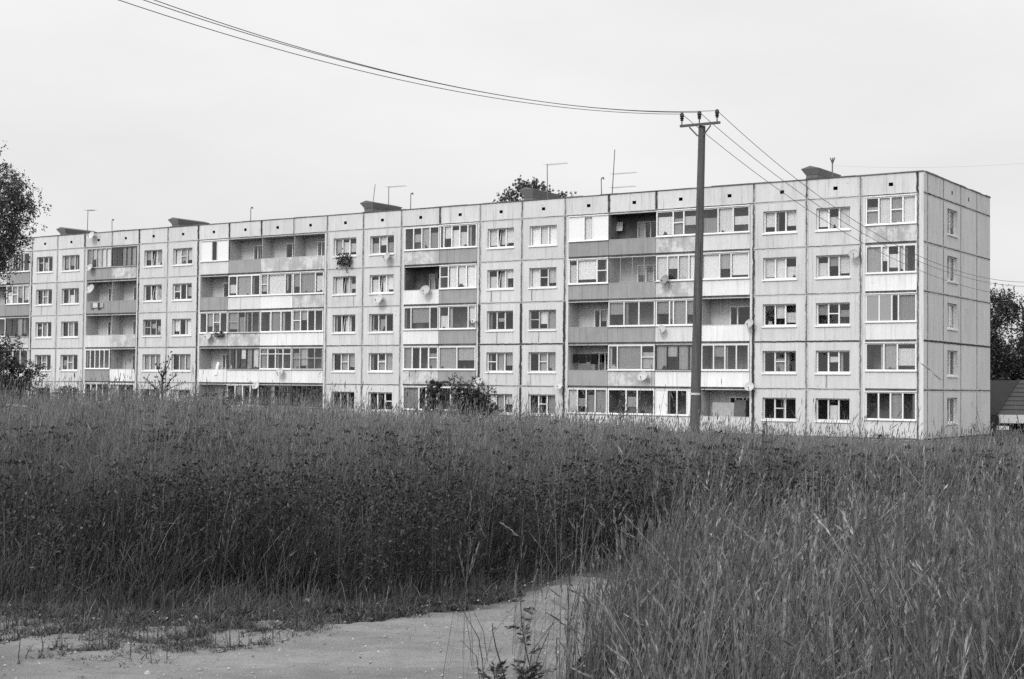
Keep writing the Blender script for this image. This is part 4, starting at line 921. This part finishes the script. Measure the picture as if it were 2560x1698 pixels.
# dark flowering weeds in the field (flat clusters on stiff stems)
Wd = Acc()
def umbels(n_try, y0, y1, thr, h0, tone, seed, cond=None, dens_f=.8):
    yy = np.sqrt(rng.uniform(y0*y0, y1*y1, n_try)); xx = rng.uniform(-1, 1, n_try)*(.42*yy+1)
    kp = vnoise(xx, yy, dens_f, seed) > thr
    if cond is not None: kp &= cond(xx, yy)
    xx, yy = xx[kp], yy[kp]; n = len(xx)
    if not n: return
    zz = ground_z(xx, yy); h = rng.normal(h0, .12, n)
    V, Q, T, C = ribbons(xx, yy, zz, h, np.abs(rng.normal(0, .12, n)), rng.uniform(0, 6.28, n), np.full(n, .008), np.full(n, tone*1.2), prof=(1, 1, .8, .6)); Wd.add(V, Q, T)
    tip = C[:, -1]
    for q in range(16):
        c = tip+np.stack([rng.normal(0, .045, n), rng.normal(0, .045, n), rng.normal(0, .012, n)], -1); s = (rng.uniform(.45, 1.1, n)*np.minimum(.026, .0011*yy))[:, None]
        d = rng.normal(size=(n, 3)); d[:, 2] *= .5; d /= np.linalg.norm(d, axis=1)[:, None]; e = np.cross(d, rng.normal(size=(n, 3))); e /= np.linalg.norm(e, axis=1)[:, None]
        Wd.add(np.stack([c-d*s, c+e*s, c+d*s, c-e*s], 1).reshape(-1, 3), np.arange(4*n).reshape(n, 4), np.repeat(tone*rng.uniform(.5, 1.3, n), 4))
    for q in range(26):
        f = rng.uniform(.1, .92, n)[:, None]; c = np.stack([xx, yy, zz], -1)*(1-f)+tip*f; c = c+np.stack([rng.normal(0, .07, n), rng.normal(0, .07, n), rng.normal(0, .03, n)], -1); s = (rng.uniform(.5, 1.1, n)*np.minimum(.045, .0022*yy))[:, None]
        d = rng.normal(size=(n, 3)); d /= np.linalg.norm(d, axis=1)[:, None]; e = np.cross(d, rng.normal(size=(n, 3))); e /= np.linalg.norm(e, axis=1)[:, None]
        Wd.add(np.stack([c-d*s, c+e*s*.22, c+d*s, c-e*s*.22], 1).reshape(-1, 3), np.arange(4*n).reshape(n, 4), np.repeat(tone*rng.uniform(.6, 1.6, n), 4))
umbels(2600, 11.8, 24, .52, .70, .032, 51, lambda x, y: y > bank_y(x)+.7)
umbels(1000, 22, 36, .60, .70, .032, 52)
umbels(900, 13.0, 17.0, .30, .72, .026, 53, lambda x, y: (np.abs(1280+FPX*x/y-1790) < 230) & (y > 13.6))
umbels(3200, 44, 60, .25, .95, .035, 54, lambda x, y: np.abs(1280+FPX*x/y-330) < 250)
umbels(4200, 10.2, 14.5, .45, .62, .020, 55, lambda x, y: y > bank_y(x)+.35)
Wd.build('weeds', M_LEAF, label='dark flat headed weeds scattered through the meadow', kind='stuff')

# low weeds on the sand at the left
Lw = Acc()
n = 6500; px = rng.uniform(-150, 1300, n); lim = np.interp(px, [-150, 0, 300, 500, 700, 900, 1050, 1300], [1700, 1695, 1685, 1670, 1635, 1585, 1556, 1505])
top = np.interp(px, [-150, 0, 450, 700, 900, 1130, 1300], [1515, 1525, 1540, 1532, 1524, 1505, 1470])
py = top+(lim-top)*rng.beta(1.0, 1.5, n)
R_ = np.stack([px-1280, 0*px, 849-py], -1)
dv = FWD[None]+RIGHT[None]*(px[:, None]-1280)/FPX+UP[None]*(849-py[:, None])/FPX; t = -EYE/dv[:, 2]; xx = dv[:, 0]*t; yy = dv[:, 1]*t
f = (py-top)/(lim-top+1e-6)
kp = (.55*vnoise(xx, yy, 2.6, 61)+.45*vnoise(xx, yy, 8.0, 62)) > (.35+.20*f); xx, yy, f = xx[kp], yy[kp], f[kp]; n = len(xx)
sz = rng.uniform(.35, 1.2, n)*(1-.3*f)
for q in range(9):
    az = rng.uniform(0, 6.28, n); h = rng.uniform(.03, .10, n)*sz
    V, Q, T, C = ribbons(xx+rng.normal(0, .02, n), yy+rng.normal(0, .02, n), np.full(n, .0), h, rng.uniform(.3, 1.6, n), az, rng.uniform(.004, .010, n), .05*rng.uniform(.5, 1.7, n), prof=(.5, 1, .8, .1)); Lw.add(V, Q, T)
tall = rng.uniform(0, 1, n) < .10; m = tall.sum()
V, Q, T, C = ribbons(xx[tall], yy[tall], np.zeros(m), rng.uniform(.12, .26, m), np.abs(rng.normal(0, .2, m)), rng.uniform(0, 6.28, m), np.full(m, .006), np.full(m, .06), prof=(1, 1, .8, .5)); Lw.add(V, Q, T)
Lw.build('ground_cover', M_LEAF, label='patches of low trampled weeds on the sand at the left', kind='stuff')

# single plants in front
def leafy(name, base_px, y, pts_px, label, leaves, tone, lsize, stem_r=.006, spread=.09, droop=.0):
    b = at(base_px[0], base_px[1], y); gz_ = float(ground_z(b[0], y)); o = empty(name, (float(b[0]), y, gz_)); tag(o, label, 'plant')
    pts = [(0, 0, 0)] + [tuple(at(q[0], q[1], y)-np.array([b[0], y, gz_])) for q in pts_px]
    k = MB(); k.tube(pts, [stem_r*(1-.7*i/len(pts)) for i in range(len(pts))], tone*.9, 5); k.build('stem', M_LEAF, o)
    if leaves:
        A_ = Acc(); P = np.array(pts)
        seg = np.linspace(0.18, 1, leaves)
        for s_ in seg:
            i = min(int(s_*(len(P)-1)), len(P)-2); f_ = s_*(len(P)-1)-i; c = P[i]*(1-f_)+P[i+1]*f_
            az0 = rng.uniform(0, 6.28); L_ = spread*(1.25-.65*s_)*rng.uniform(.7, 1.2); el = rng.uniform(.2, .8)
            dirv = np.array([math.cos(az0)*math.cos(el), math.sin(az0)*math.cos(el), math.sin(el)-droop])
            for q in range(7):          # pinnate leaf: pairs of narrow lobes along the rib
                c2 = c+dirv*L_*(q+1)/7
                for sg in (-1, 1):
                    side = np.cross(dirv, [0, 0, 1]); side /= np.linalg.norm(side)+1e-9
                    d = dirv*.75+side*sg*.65+np.array([0, 0, rng.normal(0, .2)]); d /= np.linalg.norm(d); e = np.cross(d, rng.normal(size=3)); e /= np.linalg.norm(e)
                    s1 = lsize*rng.uniform(.6, 1.2)*(1.1-.5*q/7)
                    V = np.array([c2, c2+d*s1*.5+e*s1*.16, c2+d*s1, c2+d*s1*.5-e*s1*.16]); A_.add(V, np.array([[0, 1, 2, 3]]), np.full(4, tone*rng.uniform(.7, 1.4)))
        lo = np_mesh('foliage', np.concatenate(A_.V), np.concatenate(A_.Q), np.concatenate(A_.T), M_LEAF, o)
leafy('mugwort_plant', (1345, 1740), 7.55, [(1325, 1670), (1312, 1610), (1304, 1555), (1301, 1505)], 'dark leafy mugwort leaning over the near edge of the sandy path', 9, .055, .05, .004, .10, .25)
leafy('dry_stalk', (1268, 1725), 7.7, [(1258, 1680), (1240, 1620), (1232, 1580), (1231, 1558)], 'bare bent stalk left of the mugwort at the bottom edge', 0, .05, .05, .005)
leafy('dry_stalk', (1210, 1735), 7.6, [(1208, 1690), (1206, 1645)], 'short bare stalk farthest left at the bottom edge', 0, .05, .05, .004)
leafy('leafy_weed', (1240, 1760), 7.3, [(1238, 1710), (1234, 1672)], 'low leafy weed cut by the bottom edge beside the bare stalks', 9, .04, .05, .005, .09)
leafy('leafy_weed', (1318, 1770), 7.2, [(1316, 1720), (1314, 1682)], 'bushy low weed at the foot of the mugwort', 14, .035, .05, .005, .12)
leafy('dock_plant', (2466, 1560), 9.5, [(2464, 1400), (2462, 1250), (2464, 1150)], 'dark upright dock stem above the grass near the right edge', 15, .03, .045, .010, .07)
# litter
def scrap(px, py, w_, h_, label, tone=.8):
    g_ = ground0(px, py); o = MB(); n = 5
    H = {(i, j): rng.uniform(0, .02) for i in range(n+1) for j in range(n+1)}
    P = lambda i, j: (g_[0]-w_/2+w_*i/n, g_[1]+.03*math.sin(i*1.7+j), .012+h_*j/n*.8+H[(i, j)])
    Pt = lambda i, j: (P(i, j)[0], P(i, j)[1]+.04*j/n+H[(i, j)], P(i, j)[2])
    for i in range(n):
        for j in range(n): o.face([Pt(i, j), Pt(i+1, j), Pt(i+1, j+1), Pt(i, j+1)], tone)
    tag(o.build('paper_scrap', M_CLOTH, None), label, 'litter', 'scraps of litter by the path')
scrap(946, 1527, .03, .032, 'bright crumpled scrap at the foot of the tall grass, middle of the path edge')
scrap(765, 1512, .035, .012, 'flat pale scrap among the low weeds left of the bright one', .6)
scrap(249, 1662, .022, .012, 'small white scrap on the sand near the bottom left', .75)
scrap(404, 1562, .05, .015, 'thin pale scrap at the edge of the weeds on the left', .6)
pb_ = MB(); g7 = np.random.default_rng(7)
for _ in range(1500):
    y = g7.uniform(7.3, 12.6); x = g7.uniform(-.40*y, .06*y); 
    if y > bank_y(x)+.1 or x > near_x(y)+.1: continue
    a = g7.uniform(.003, .010)*(2.0 if g7.random() < .04 else 1); z = .02+.03*vnoise(np.array([x*.7]), np.array([y*1.3]), 2.0, 9)[0]; t = g7.uniform(.10, .38); n = 6; th = g7.uniform(0, 6.28)
    ring = [(x+a*math.cos(th+6.283*i/n)*g7.uniform(.75, 1.2), y+a*math.sin(th+6.283*i/n)*g7.uniform(.6, 1.1), z) for i in range(n)]
    topp = [(x+(q[0]-x)*.55, y+(q[1]-y)*.55, z+a*g7.uniform(.5, .9)) for q in ring]
    for i in range(n): j = (i+1) % n; pb_.face([ring[i], ring[j], topp[j], topp[i]], t)
    pb_.face(topp, t)
tag(pb_.build('pebbles', M_BRICK, None), 'small stones scattered over the sandy path', kind='stuff')
